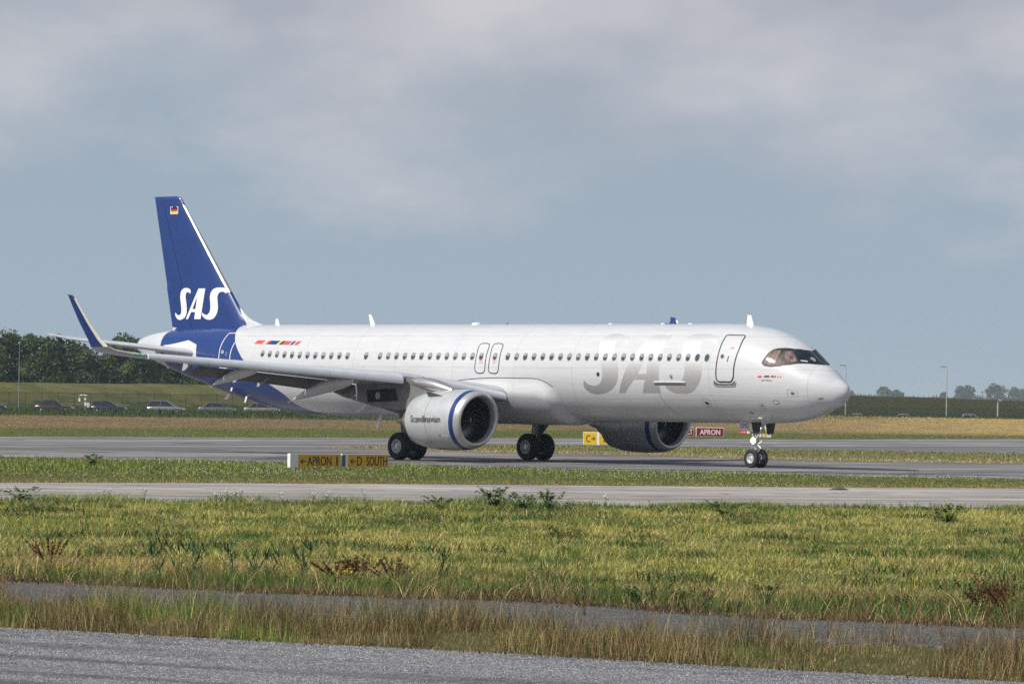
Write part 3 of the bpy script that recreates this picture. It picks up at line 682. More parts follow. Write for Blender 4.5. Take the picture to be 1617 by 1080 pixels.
m.tube([(5.12,0,1.15),(4.45,0,1.95)],.038,8); m.tube([(5.12,.09,1.2),(4.55,.14,1.95)],.022,8); m.tube([(5.0,0,.62),(4.80,0,.80),(5.02,0,.98)],.028,8)
m.tube([(5.1,.02,.95),(4.82,.02,1.02),(4.72,.02,1.12)],.02,6); m.tube([(5.16,.1,1.3),(5.20,.12,.75)],.014,6)
m.box((5.12,0,1.05),(.22,.30,.10)); m.box((5.14,0,1.42),(.16,.36,.08)); m.tube([(5.1,-.13,1.05),(5.1,-.13,1.4)],.03,8); m.tube([(5.1,.13,1.05),(5.1,.13,1.4)],.03,8)
ng=m.build('nose_landing_gear',mat('nose gear paint',(.55,.56,.57),.35,.3,.2,10),plane)
for o in (-.25,.25): wheel(ng,5.07,o,.385,.22,1,gz(5.07,o)-.005)
WD=mat('gear door paint',(.55,.56,.58),.4,0,.08)
for sd in (1,-1):
    m=MB(); y=.42*sd; z0,z1=1.84,1.39; m.add([(5.62,y,z0),(5.12,y,z0),(4.98,y+.03*sd,z1),(5.50,y+.03*sd,z1)]+[(5.62,y+.03*sd,z0),(5.12,y+.03*sd,z0),(4.98,y+.06*sd,z1),(5.50,y+.06*sd,z1)],[(0,1,2,3),(7,6,5,4),(0,4,5,1),(1,5,6,2),(2,6,7,3),(3,7,4,0)]); dd=m.build('nose_gear_door',WD,ng,smooth=False)
    m=MB(); y=.40*sd; m.add([(4.95,y,1.84),(4.40,y,1.86),(4.52,y,1.38),(4.85,y,1.36)]+[(4.95,y+.03*sd,1.84),(4.40,y+.03*sd,1.86),(4.52,y+.03*sd,1.38),(4.85,y+.03*sd,1.36)],[(0,1,2,3),(7,6,5,4),(0,4,5,1),(1,5,6,2),(2,6,7,3),(3,7,4,0)]); m.build('forward_gear_door',DARK,ng,smooth=False)
    if sd>0:
        v,f=text_fit('DMO',.44,.20); m=MB(); m.add([(5.56-a-b*.1*-1*.0-(.17-b)*0+0,y+.02+.045+.03*(1-(b+.12)/.45),1.60+b) for a,b in v],f); 
        m.v=[(x-.05-(1.84-z)*.28+.05,.42+.036+.03*(1.84-z)/.45,z) for x,yy,z in m.v]; m.build('registration_letters',LETG,dd if 0 else ng,smooth=False)
        m=MB(); yy=lambda z:.42+.038+.03*(1.84-z)/.45; m.add([(5.54,yy(1.50),1.50),(5.16,yy(1.50),1.50),(5.14,yy(1.40),1.40),(5.51,yy(1.40),1.40)],[(0,1,2,3)]); m.build('red_warning_label',RED,ng,smooth=False)
        m=MB(); 
        v,f=text_fit('W W',.22,.045); m.add([(5.44-a,yy(1.43+b)+.003,1.43+b) for a,b in v],f); m.build('warning_lettering',PWHITE,ng,smooth=False)
def lamp(x,y,z,r,st,name):
    m=MB(); m.lathe([(.02,r),(.10,r*.8),(.14,r*.3)],(x,y,z),(1,0,0),20,0,(False,True)); l=m.build(name,STRUT,ng)
    t=NT_(name+' glow'); t.b.inputs['Emission Color'].default_value=(1,.95,.72,1); t.b.inputs['Emission Strength'].default_value=st; t.col((.9,.9,.85))
    m=MB(); m.lathe([(.02,r*.97),(-.01,r*.8),(-.03,.001)],(x,y,z),(1,.0,0),20); m.build(name+'_lens',t.m,ng)
lamp(5.02,.22,1.10,.125,16,'taxi_light'); lamp(4.95,.20,1.66,.065,2.5,'upper_light'); lamp(4.95,-.10,1.62,.06,2.0,'upper_light')

# antennas and drains
def blade(x,z0,h,c,rake,t,name,m,y=0):
    mb=MB(); R=[]
    for s in (-.1,0,.5,.95,1.0):
        cc=c*(1-.5*max(s,0)); xx=x+rake*max(s,0)+ (0.03 if s==1 else 0); k=1 if s<1 else .6
        R.append([(xx+cc*a,y+t*b*k,z0+h*s) for a,b in ((0,0),(.15,.6),(.45,1),(1,0.05),(1,-.05),(.45,-1),(.15,-.6))])
    mb.rings(R); return mb.build(name,m,plane)
blade(28.35,5.86,.43,.32,.28,.04,'blade_antenna',PWHITE); blade(34.75,5.85,.28,.30,.12,.03,'blade_antenna',PWHITE); blade(5.32,5.80,.42,.40,.15,.05,'blade_antenna',PWHITE)
mb=MB(); mb.lathe([(-.03,.24),(.06,.22),(.09,.10),(.095,.001)],(21.8,0,5.855),(0,0,1),20); mb.build('satellite_dome',PWHITE,plane)
mb=MB(); mb.box((9.95,0,5.92),(.34,.16,.12),0,None,.7); mb.box((10.05,0,5.87),(.55,.22,.04)); bb=mb.build('anti_collision_beacon',BLUEM,plane); bevel(bb,.02)
mb=MB(); mb.lathe([(-.03,.05),(.05,.045),(.08,.001)],(19.8,.1,5.86),(0,0,1),12); mb.build('roof_probe',RED,plane)
for x in (13.6,8.9,10.5): mb=MB(); mb.lathe([(-.02,.12),(.025,.1),(.035,.001)],(x,0,5.86),(0,0,1),14); mb.build('roof_fitting',PWHITE,plane)
def mast(x,z,h,rk,w=.1,y=0): 
    mb=MB(); mb.add([(x,y-.02,z+.1),(x+w,y-.02,z+.1),(x+w+rk,y-.015,z-h),(x+rk+.03,y-.015,z-h),(x,y+.02,z+.1),(x+w,y+.02,z+.1),(x+w+rk,y+.015,z-h),(x+rk+.03,y+.015,z-h)],[(0,1,2,3),(7,6,5,4),(0,4,5,1),(1,5,6,2),(2,6,7,3),(3,7,4,0)]); mb.build('drain_mast',PWHITE,plane,smooth=False)
mast(27.7,1.85,.52,.28,.22); mast(37.9,2.78,.30,.35,.22); mast(35.8,2.55,.2,.1,.12,.9); mast(36.5,3.1,.25,.15,.12,1.1); mast(21,1.68,.10,.3,.3,.5); mast(42.2,4.0,.12,.2,.2)
for x in (1.55,2.6,2.9): mast(x,float(fb(math.sqrt(x)))-.02,.09,.03,.05)
HAZE=0.9e-4; SUNE=4.4; EXPO=0.0; CLOUD_OFF=(0.35,0.0,0.1)
# ------------------------------------------------------------------ terrain
CAMX,CAMY,CAMZ=-13.507,-207.916,2.789
def at(px,d): return (CAMX+(px-808.5)/8196*d, CAMY+d)
def terr(X,Y):
    X=np.asarray(X,float);Y=np.asarray(Y,float); d=Y-CAMY; u=(X-CAMX)/np.maximum(d,40.)
    r=sst(.02,.062,u)
    h=.98*sst(425,600,d)*(1-sst(605,655,d))*r - .5*sst(630,665,d)*r*(1-sst(1000,1200,d))
    n=(vn(X,Y,60,3,2)-.5)*.25*sst(430,520,d)
    return h+n*sst(500,620,d)*.6+.0
def grid(name,xs,ys,fz,m,**k):
    X,Y=np.meshgrid(xs,ys,indexing='ij'); Z=fz(X,Y); v=np.stack([X,Y,Z],-1).reshape(-1,3); ny=len(ys)
    i,j=np.meshgrid(np.arange(len(xs)-1),np.arange(ny-1),indexing='ij'); a=(i*ny+j).ravel(); f=np.stack([a,a+ny,a+ny+1,a+1],1)
    me=bpy.data.meshes.new(name); me.from_pydata(v.tolist(),[],f.tolist()); me.materials.append(m)
    for p in me.polygons: p.use_smooth=True
    o=bpy.data.objects.new(name,me); COL.objects.link(o); return tag(o,**k)
def ground_mat():
    t=NT_('airfield grass ground'); v=t.coord(False); sx=t.node('ShaderNodeSeparateXYZ'); t.l.new(v,sx.inputs[0]); X,Y,Z=sx.outputs
    big=t.noise(v,.035,4,.6); mid=t.noise(v,.35,5,.65); fine=t.noise(v,9,3,.6)
    s=t.math('ADD',t.math('MULTIPLY',t.math('ADD',X,43.0),-.837),t.math('MULTIPLY',t.math('SUBTRACT',Y,92.3),.547))
    green=t.ramp(mid,[(.3,(.060,.085,.018)),(.55,(.10,.115,.028)),(.75,(.16,.14,.05))])
    brown=t.ramp(mid,[(.3,(.10,.08,.035)),(.5,(.19,.135,.066)),(.72,(.31,.21,.11))])
    gold=t.ramp(mid,[(.3,(.20,.135,.045)),(.5,(.36,.255,.095)),(.7,(.50,.37,.17))])
    xr=t.math('DIVIDE',t.math('SUBTRACT',X,0.0),40.0,True)
    dry=t.mix(xr,brown,gold)
    edge=t.math('ADD',t.math('DIVIDE',t.math('SUBTRACT',s,t.math('SUBTRACT',38.0,t.math('MULTIPLY',xr,32.0))),25.0),t.math('MULTIPLY',t.math('SUBTRACT',big,.5),1.6),False)
    fac=t.ramp(edge,[(0,(0,0,0)),(.5,(1,1,1))])
    c=t.mix(fac,green,dry)
    far=t.math('DIVIDE',t.math('SUBTRACT',Y,330.0),60.0,True); far=t.math('MULTIPLY',far,t.math('SUBTRACT',1.0,xr))
    c=t.mix(far,c,t.ramp(mid,[(.3,(.022,.048,.014)),(.7,(.05,.08,.022))]))
    near=t.math('LESS_THAN',Y,70.0); nc=t.ramp(mid,[(.3,(.055,.06,.018)),(.6,(.10,.095,.035)),(.8,(.15,.12,.055))]); c=t.mix(near,c,nc)
    t.col(c); t.set(Roughness=.95); t.b.inputs['Specular IOR Level'].default_value=.1; t.bump(fine,.6,.08); return t.m
xs=np.concatenate([[-3000,-1500,-800,-450,-300,-220,-170],np.arange(-140,141,4.),[170,220,300,450,800,1500,3000]])
ys=np.concatenate([[-1000,-500,-300,-260],np.arange(-240,200,8.),np.arange(200,900,6.),[950,1050,1200,1500,2000,2600,3100]])
GM=ground_mat(); xs=np.concatenate([[-5000],xs,[5000]]); ys=np.concatenate([ys,[4000,5600]]); grid('ground',xs,ys,terr,GM,kind='structure')

def pave(name,poly,z,m,jit=.12,step=1.2,**k):
    P=[]; n=len(poly)
    for i in range(n):
        a=np.array(poly[i]);b=np.array(poly[(i+1)%n]); L=np.hypot(*(b-a)); q=max(1,int(L/step)); q=min(q,120)
        nn=np.array([-(b-a)[1],(b-a)[0]])/max(L,1e-6)
        for j in range(q):
            p=a+(b-a)*j/q; o=(vn(p[0],p[1],1.1,3,5)-.5)*2*jit if jit and j else 0; P.append(p+nn*o)
    v,f=tri2d([[tuple(p) for p in P]],[],[])
    me=bpy.data.meshes.new(name); me.from_pydata([(x,y,z) for x,y in v],[],f); me.materials.append(m)
    o=bpy.data.objects.new(name,me); COL.objects.link(o); return tag(o,kind='structure',**k)
def pave_mat(name,lo,hi,streak=.5,ang=0,joints=0,agg=8,dark=(.06,.06,.06),sc=.16):
    t=NT_(name); v=t.coord(False); vr=t.coord(False,(.03,1,1),(0,0,-ang)); vr2=t.coord(False,(.012,.35,1),(0,0,-ang))
    n1=t.noise(v,.12,7,.7); n2=t.noise(vr,sc,5,.7,.6); n3=t.noise(v,sc*.55,5,.6,1.0); n4=t.noise(v,agg,3,.7); n6=t.noise(t.coord(False,(.25,1,1),(0,0,-ang)),sc*.45,3,.5,.5)
    c=t.ramp(n1,[(.35,lo),(.65,hi)])
    c=t.mix(t.math('MULTIPLY',t.ramp(n2,[(.44,(0,0,0)),(.55,(1,1,1))]),streak),c,dark)
    c=t.mix(t.math('MULTIPLY',t.ramp(n3,[(.47,(0,0,0)),(.60,(1,1,1))]),streak*.55),c,tuple(q*.55 for q in lo))
    ln=t.math('LESS_THAN',t.math('ABSOLUTE',t.math('SUBTRACT',n6,.5)),.006); ln2=t.math('LESS_THAN',t.math('ABSOLUTE',t.math('SUBTRACT',n6,.58)),.005); c=t.mix(t.math('MULTIPLY',t.math('MAXIMUM',ln,ln2),.75),c,tuple(q*.6 for q in dark))
    c=t.mix(.13,c,t.ramp(n4,[(.35,tuple(q*.6 for q in lo)),(.65,tuple(min(1,q*1.25) for q in hi))]))
    if joints:
        b=t.node('ShaderNodeTexBrick'); b.offset=0; b.inputs['Scale'].default_value=1; b.inputs['Mortar Size'].default_value=.035; b.inputs['Brick Width'].default_value=7.5; b.inputs['Row Height'].default_value=7.5
        vv=t.coord(False,(1,1,1),(0,0,-ang)); t.l.new(vv,b.inputs['Vector']); c=t.mix(t.math('MULTIPLY',b.outputs['Fac'],.55),c,(.07,.065,.06))
    t.col(c); t.set(Roughness=.8); t.b.inputs['Specular IOR Level'].default_value=.25; t.bump(n4,.4,.01); return t.m
A1=[(-43.04,92.32),(-29.28,110.26),(-13.77,135.57),(8.77,161.92),(26.71,198.7)]
CT=[(-34.19,2.52),(-23.71,-1.67),(-16.1,-6.49),(-8.84,-11.09),(-1.9,-15.49),(5.32,-17.74)]
pave('runway',[(-115,10)]+A1+[(62,268),(85,250),(60,-46)]+CT[::-1]+[(-75,20)],.006,pave_mat('runway asphalt',(.15,.143,.145),(.38,.36,.355),.75,math.radians(57)),.25)
pave('runway_shoulder_mark',[(-20,-1.5),(-12,-6.0),(-3,-8.2),(6,-9.2),(24,-16),(24,-14.2),(6,-7.2),(-3,-6.2),(-12,-4.2),(-20,.2)],.010,mat('tar seal strip',(.045,.045,.047),.7,0,.3,1.5),.25)
wed=[(-23.5,55.2),(-19.2,73.0),(-14.44,85.8),(-6.45,90.3),(-2.96,86.3),(3.97,82.2),(15.04,80.7),(70,78),(70,22),(10.01,29.7),(.8,29.5),(-4.71,37.4),(-7.57,42.9),(-14.3,42.4),(-18.44,51.2)]
pave('grass_verge',wed,.014,mat('verge soil',(.15,.125,.05),.95,0,.4,.6),.6)
DT=[(-28.56,-54.61),(-21.36,-48.97),(-13.61,-45.25),(-5.54,-42.55),(3.36,-37.57)]; E_=[(-26.21,-78.47),(-19.93,-77.89),(-13.58,-76.55),(-7.03,-73.62),(.12,-70.36)]
pave('taxiway',[(-62,-76)]+DT+[(40,-17),(40,-54)]+E_[::-1]+[(-62,-84)],.006,pave_mat('taxiway concrete',(.28,.258,.238),(.50,.455,.415),.62,math.radians(22),1,6,(.115,.112,.115),.5),.12,.5)
pave('taxiway_line',[(-45,-76.0),(-26.6,-70.9),(-13.6,-67.1),(.9,-63.6),(20,-59.5),(20,-59.15),(.9,-63.22),(-13.6,-66.72),(-26.6,-70.52),(-45,-75.6)],.012,mat('faded yellow paint',(.44,.36,.17),.7,0,.2,2),.0)
FT_=[(-20.86,-132.85),(-19.56,-133.59),(-17.05,-135.74),(-13.44,-137.53),(-10.2,-141.45),(-7.11,-143.53)]
G_=[(-20.2,-139.8),(-16.7,-142.6),(-13.5,-144.6),(-10.5,-147.5),(-7.7,-149.2)]
H_=[(-19.44,-147.19),(-16.32,-149.68),(-13.45,-151.71),(-10.82,-154.11),(-8.34,-155.96)]
def asph(name,lo,hi,band,sp=1.0):
    t=NT_(name); v=t.coord(False); vr=t.coord(False,(.10,1,1),(0,0,math.radians(39)))
    vo=t.node('ShaderNodeTexVoronoi'); vo.inputs['Scale'].default_value=26*sp; t.l.new(v,vo.inputs['Vector'])
    sxyz=t.node('ShaderNodeSeparateColor'); t.l.new(vo.outputs['Color'],sxyz.inputs[0])
    st=t.ramp(sxyz.outputs[0],[(.0,lo),(.55,tuple((a+b)/2 for a,b in zip(lo,hi))),(.8,hi),(1,tuple(min(1,q*1.5) for q in hi))])
    n2=t.noise(vr,1.1,4,.6); n3=t.noise(v,1.4,5,.65); n5=t.noise(v,14,4,.7)
    m=t.math('MULTIPLY',t.ramp(n2,[(.42,(0,0,0)),(.62,(1,1,1))]),band)
    c=t.mix(m,st,tuple(q*.75 for q in lo)); c=t.mix(t.math('MULTIPLY',t.ramp(n3,[(.4,(0,0,0)),(.7,(1,1,1))]),.35),c,tuple(q*1.1 for q in hi))
    c=t.mix(t.ramp(n5,[(.52,(0,0,0)),(.70,(.65,.65,.65))]),c,tuple(q*.4 for q in lo))
    t.col(c); t.set(Roughness=.85); t.b.inputs['Specular IOR Level'].default_value=.2
    t.bump(t.math('ADD',vo.outputs['Distance'],t.math('MULTIPLY',n5,2.0)),.9,.02); return t.m
pave('old_asphalt_path',[(-42,-121)]+FT_+[(12,-156),(12,-163)]+G_[::-1]+[(-42,-127)],.006,asph('cracked asphalt',(.06,.058,.055),(.135,.13,.122),.3,.8),.35,.3)
pave('road',[(-44,-131)]+H_+[(14,-172),(14,-230),(-60,-230),(-60,-150)],.006,asph('coarse grey road asphalt',(.065,.065,.07),(.25,.25,.262),.75,1.0),.12,.25)

# embankment
def dike():
    rows=[]; m=MB(); n=0
    us=np.linspace(-.16,.17,150); prof=[(-27,0,-.4),(-22,.08,0),(-14,.42,0),(-7,.78,0),(-2.5,.96,0),(0,1,0),(4,1,0),(9,.7,0),(20,.1,0),(28,0,-.5)]
    for u in us:
        d0=float(np.interp(u,[-.16,-.1,-.05,0,.065,.1,.17],[700,705,740,790,870,920,1010])); H=float(np.interp(u,[-.1,-.05,.06,.082,.097,.17],[3.62,3.72,3.72,3.55,3.22,2.7]))
        r=[]
        for o,k,b in prof:
            d=d0+o; X=CAMX+u*d; Y=CAMY+d; r.append((X,Y,H*k+b+float(vn(X,Y,7,3,4)-.5)*.22*(1 if k>.05 else 0)))
        rows.append(r)
    m.rings(rows,0,(False,False),closed=False)
    t=NT_('embankment grass'); v=t.coord(False); sx=t.node('ShaderNodeSeparateXYZ'); t.l.new(v,sx.inputs[0])
    n1=t.noise(v,.22,5,.65); n2=t.noise(v,1.6,4,.7)
    a=t.ramp(n1,[(.3,(.065,.078,.022)),(.5,(.12,.115,.035)),(.7,(.17,.14,.055))]); lowc=t.ramp(n1,[(.3,(.03,.055,.018)),(.7,(.08,.10,.03))])
    a=t.mix(t.ramp(t.math('ADD',sx.outputs[2],t.math('MULTIPLY',t.math('SUBTRACT',n1,.5),3.0)),[(.9,(1,1,1)),(1.0,(0,0,0))]),a,lowc)
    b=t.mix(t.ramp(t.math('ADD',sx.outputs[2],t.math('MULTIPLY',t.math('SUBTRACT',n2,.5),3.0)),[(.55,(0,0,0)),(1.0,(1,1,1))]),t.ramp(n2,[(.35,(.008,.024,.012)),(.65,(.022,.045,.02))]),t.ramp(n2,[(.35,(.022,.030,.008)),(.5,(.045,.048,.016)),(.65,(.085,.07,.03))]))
    xr=t.math('DIVIDE',t.math('SUBTRACT',sx.outputs[0],-5.0),35.0,True); c=t.mix(xr,a,b)  # right part goes to dark green: cloud shade painted into the grass colour
    c=t.mix(t.math('MULTIPLY',t.ramp(n2,[(.4,(0,0,0)),(.75,(1,1,1))]),.3),c,(.03,.035,.015)); t.col(c); t.set(Roughness=.95); t.b.inputs['Specular IOR Level'].default_value=.1; t.bump(n2,.8,.3)
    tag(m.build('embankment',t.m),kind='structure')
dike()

# ------------------------------------------------------------------ grass and plants
def attr_mat(name,trans=.35,rough=.7,var=.25):
    t=NT_(name); a=t.node('ShaderNodeAttribute'); a.attribute_name='Col'; c=a.outputs['Color']
    t.col(c); t.set(Roughness=rough); t.b.inputs['Specular IOR Level'].default_value=.2
    tr=t.node('ShaderNodeBsdfTranslucent'); t.l.new(c,tr.inputs[0]); mx=t.node('ShaderNodeMixShader'); mx.inputs[0].default_value=trans
    t.l.new(t.b.outputs[0],mx.inputs[1]); t.l.new(tr.outputs[0],mx.inputs[2]); t.l.new(mx.outputs[0],t.out.inputs[0]); return t.m
LEAF=attr_mat('grass blades',.16); FOL=attr_mat('tree foliage',.25)
def raw_mesh(name,V,nper,faces,colv,m,parent=None):
    """V (N,nper,3); faces: list of tuples in local index; colv (N,3)"""
    N=len(V); me=bpy.data.meshes.new(name); vv=V.reshape(-1,3); me.vertices.add(len(vv)); me.vertices.foreach_set('co',vv.astype(np.float32).ravel())
    L=[];S=[];T=[]; base=(np.arange(N)*nper)[:,None]
    loops=np.concatenate([base+np.array(f)[None] for f in faces],1).ravel(); sizes=np.tile([len(f) for f in faces],N); starts=np.concatenate([[0],np.cumsum(sizes)[:-1]])
    me.loops.add(len(loops)); me.loops.foreach_set('vertex_index',loops.astype(np.int32)); me.polygons.add(len(sizes)); me.polygons.foreach_set('loop_start',starts.astype(np.int32)); me.polygons.foreach_set('loop_total',sizes.astype(np.int32))
    a=me.color_attributes.new('Col','FLOAT_COLOR','POINT'); c=np.ones((N,nper,4),np.float32); c[:,:,:3]=colv[:,None,:] if colv.ndim==2 else colv; a.data.foreach_set('color',c.ravel())
    me.materials.append(m); me.update(); me.validate(); o=bpy.data.objects.new(name,me); COL.objects.link(o); o.parent=parent; return o
def blades(name,x,y,h,w,col,lean=.35,z=None,m=None,parent=None):
    n=len(x); a=rng.uniform(0,2*PI,n); b=rng.uniform(0,2*PI,n); l=lean*h*rng.uniform(.2,1.3,n); z=np.zeros(n) if z is None else z
    dx,dy=np.cos(a)*w/2,np.sin(a)*w/2; lx,ly=np.cos(b)*l,np.sin(b)*l
    V=np.zeros((n,5,3)); P=np.stack([x,y,z-.02],1)
    V[:,0]=P-np.stack([dx,dy,0*x],1); V[:,1]=P+np.stack([dx,dy,0*x],1)
    mid=P+np.stack([lx*.35,ly*.35,h*.6],1); V[:,2]=mid+np.stack([dx,dy,0*x],1)*.75; V[:,3]=mid-np.stack([dx,dy,0*x],1)*.75
    V[:,4]=P+np.stack([lx,ly,h*rng.uniform(.85,1.05,n)],1)
    return raw_mesh(name,V,5,[(0,1,2,3),(3,2,4)],col,m or LEAF,parent)
def pal(k,cols,jit=.25):
    c=np.array(cols)[k]; return np.clip(c*(1+rng.uniform(-jit,jit,(len(k),1))),0,1)
def lineY(P,X): P=sorted(P); return np.interp(X,[p[0] for p in P],[p[1] for p in P])
def frus(n,d0,d1,m=1.22,pw=1.0):
    n=int(n*m/1.12)
    """random ground points inside the strip of ground seen between two distances, uniform per unit area"""
    d=np.sqrt(rng.uniform(d0*d0,d1*d1,n)) if pw==1 else d0+(d1-d0)*rng.uniform(0,1,n)**pw
    u=rng.uniform(-.0987,.0987,n)*m; return CAMX+u*d,CAMY+d
COLS=[(.38,.37,.08),(.54,.46,.12),(.74,.58,.28),(.12,.21,.035),(.035,.075,.018),(.46,.27,.15),(.31,.34,.07),(.13,.075,.035),(.055,.11,.025)]
FTX=[(-42,-121)]+FT_+[(12,-156)]; HX=[(-44,-131)]+H_+[(14,-172)]; GX=[(-42,-127)]+G_+[(12,-163)]; EX=[(-62,-84)]+E_+[(40,-54)]; DX=[(-62,-76)]+DT+[(40,-17)]; CX=[(-75,20)]+CT+[(60,-46)]
# the field between path and taxiway
x,y=frus(440000,58,142,1.30); fy=lineY(FTX,x)+(vn(x,y,1.6,3,21)-.5)*1.9; ey_=lineY(EX,x); k=(y>fy-.05)&(y<ey_+.1); x,y=x[k],y[k]; fy=fy[k]; ey_=ey_[k]
dd=y-fy; n1=vn(x,y,2.2,3,1); n2=vn(x,y,7,3,2); n3=vn(x,y,.6,2,3)
edge=np.exp(-dd/2.2)
h=(.045+.075*n2+.11*(n3-.45))*rng.uniform(.5,1.5,len(x))+ .30*np.exp(-((dd-1.3)/1.4)**2)*(.05+1.5*sst(.3,.75,vn(x,y,.8,3,51)))+.09*sst(.60,.75,n1)+.25*np.exp(-((ey_-y)/2.2)**2)*sst(.45,.7,vn(x,y,1.6,3,52))
h=np.clip(np.where(dd<.7,h*(.3+1.2*nb) if 0 else h*.7,h),.03,None)
r=rng.random(len(x)); n5=vn(x,y,1.3,3,53); kk=np.where(r<.30+.6*(n2-.5),1,np.where(r<.60,6,np.where(r<.80+.5*(n5-.5),0,2)))
g=(sst(.48,.66,n1)*.55+.55*np.exp(-((dd-2.6)/2.2)**2)); g=g*.8+.55*np.exp(-((dd-1.8)/1.6)**2)+.8*sst(.64,.7,vn(x,y,1.0,2,54)); kk=np.where(rng.random(len(x))<g,np.where(rng.random(len(x))<.6,3,4),kk)
fr=rng.random(len(x)); nb=vn(x,y,.9,3,71); kk=np.where(fr<1.1*np.exp(-((dd-1.9)/1.5)**2)*sst(.30,.55,nb),np.where(rng.random(len(x))<.7,8,3),kk)
kk=np.where(fr<1.05*np.exp(-(dd/(.5+1.3*nb))**2),np.where(rng.random(len(x))<.55,7,np.where(rng.random(len(x))<.6,5,2)),kk); kk=np.where((rng.random(len(x))<.45*np.exp(-((dd-8)/4)**2)*sst(.4,.6,n2)),5,kk)
kk=np.where((rng.random(len(x))<.5*np.exp(-((ey_-y)/5)**2)),3,kk)
wd=.0052*(y-CAMY)/75*rng.uniform(.7,1.4,len(x))
tag(blades('field_grass',x,y,h,wd,pal(kk,COLS,.55)*(.7+.6*n5)[:,None],1.0),kind='stuff',label='yellow green meadow grass between the cracked path and the near taxiway',cat='grass')
# tufts between road and path
x,y=frus(440000,48,82,1.35); hy=lineY(HX,x)+(vn(x,y,1.2,3,23)-.5)*.5; gy=lineY(GX,x)+.6; t=(y-hy)/np.maximum(gy-hy,.1)
cl=vn(x,y,1.1,3,6); cl2=vn(x,y,.33,2,8); k=(t>-.02)&(t<1.35)&(rng.random(len(x))<(.55+.75*sst(.34,.58,cl))*np.exp(-((t-.35)/.55)**2)); x,y,t,cl,cl2=x[k],y[k],t[k],cl[k],cl2[k]
h=(.07+.50*sst(.40,.74,cl)*(.1+1.3*cl2))*rng.uniform(.4,1.3,len(x))*(1-.35*np.abs(t-.4)); r=rng.random(len(x)); gg=vn(x,y,1.7,2,9)
kk=np.where(r<.34,2,np.where(r<.62,5,np.where(r<.80,0,4))); kk=np.where(rng.random(len(x))<.8*sst(.60,.72,gg),np.where(rng.random(len(x))<.6,3,6),kk)
tc=[(.22,.22,.05),(.30,.24,.09),(.50,.37,.19),(.12,.19,.035),(.04,.07,.018),(.22,.12,.06),(.24,.30,.06)]
tag(blades('verge_tufts',x,y,h,rng.uniform(.0028,.006,len(x)),pal(kk,tc,.5)*(.35+1.0*vn(x,y,.55,3,61)*(.5+gg))[:,None],.55),kind='stuff',label='straw coloured and green grass tufts along the edge of the near road',cat='grass')
def pebbles(name,x,y,w,h,col,label,m):
    n=len(x); a=rng.uniform(0,2*PI,n); V=np.zeros((n,5,3))
    for j in range(4):
        q=a+j*PI/2+rng.uniform(-.3,.3,n); V[:,j]=np.stack([x+np.cos(q)*w,y+np.sin(q)*w,0*x+.002],1)
    V[:,4]=np.stack([x+rng.uniform(-.3,.3,n)*w,y+rng.uniform(-.3,.3,n)*w,h],1)
    return tag(raw_mesh(name,V,5,[(0,1,4),(1,2,4),(2,3,4),(3,0,4)],col,m),kind='stuff',label=label,cat='gravel')
STONE=attr_mat('stone chips',0.0,.8)
x,y=frus(330000,44,66,1.25); hy=lineY(HX,x)-.05; k=(y<hy); x,y,hy=x[k],y[k],hy[k]; dd=hy-y; band=vn(dd+.12*vn(x,y,3,2,3),x*.08,.9,3,31); k=rng.random(len(x))<.14+1.1*sst(.40,.66,band); x,y,dd=x[k],y[k],dd[k]
kk=np.where(rng.random(len(x))<.55,0,np.where(rng.random(len(x))<.55,1,2))
pebbles('road_chippings',x,y,rng.uniform(.006,.014,len(x)),rng.uniform(.004,.013,len(x)),pal(kk,[(.28,.28,.295),(.10,.10,.108),(.50,.50,.50)],.35),'pale stone chips standing out of the near road surface',STONE)
x,y=frus(160000,58,84,1.25); k=(y>lineY(GX,x)-.4)&(y<lineY(FTX,x)+.2); x,y=x[k],y[k]; kk=np.where(rng.random(len(x))<.62,0,np.where(rng.random(len(x))<.6,1,2))
pebbles('path_chippings',x,y,rng.uniform(.007,.018,len(x)),rng.uniform(.003,.012,len(x)),pal(kk,[(.15,.145,.145),(.30,.29,.28),(.05,.06,.03)],.3),'grey grit and moss crumbs on the cracked old path',STONE)
x3,y3=frus(150000,66,135,1.2); q=y3-lineY(FTX,x3); mk=vn(x3,y3,1.5,3,81)+.35*(vn(x3,y3,9,2,82)-.5); k=(q>.4)&(y3<lineY(EX,x3)-.3)&(rng.random(len(x3))<sst(.63,.74,mk)); x3,y3=x3[k],y3[k]
tag(blades('meadow_weeds',x3,y3,rng.uniform(.08,.24,len(x3)),rng.uniform(.012,.03,len(x3)),pal(rng.integers(0,4,len(x3)),[(.05,.11,.025),(.08,.17,.035),(.035,.075,.02),(.20,.12,.06)],.4),1.0),kind='stuff',label='low broad leaved weeds in dark patches through the yellow green meadow',cat='weeds')
# litter of dead stems along edges
x,y=frus(110000,48,86); k=np.zeros(len(x),bool)
for LX,wid in ((HX,.55),(FTX,1.1)):
    q=y-lineY(LX,x); k|=(np.abs(q+.05)<wid*rng.random(len(x)))
x,y=x[k],y[k]
x2,y2=frus(200000,58,86); q=y2-(lineY(FTX,x2)+(vn(x2,y2,1.6,3,21)-.5)*1.9); k=(q>-.25)&(q<1.1)&(rng.random(len(x2))<1.1-q); x2,y2=x2[k],y2[k]
tag(blades('dead_thatch',x2,y2,rng.uniform(.03,.15,len(x2))*(.4+1.2*vn(x2,y2,.7,2,57)),rng.uniform(.005,.012,len(x2)),pal(rng.integers(0,5,len(x2)),[(.05,.03,.015),(.13,.07,.035),(.025,.02,.012),(.30,.18,.10),(.03,.045,.015)],.3),.9),kind='stuff',label='dark brown dead thatch where the meadow meets the cracked path',cat='dead grass')
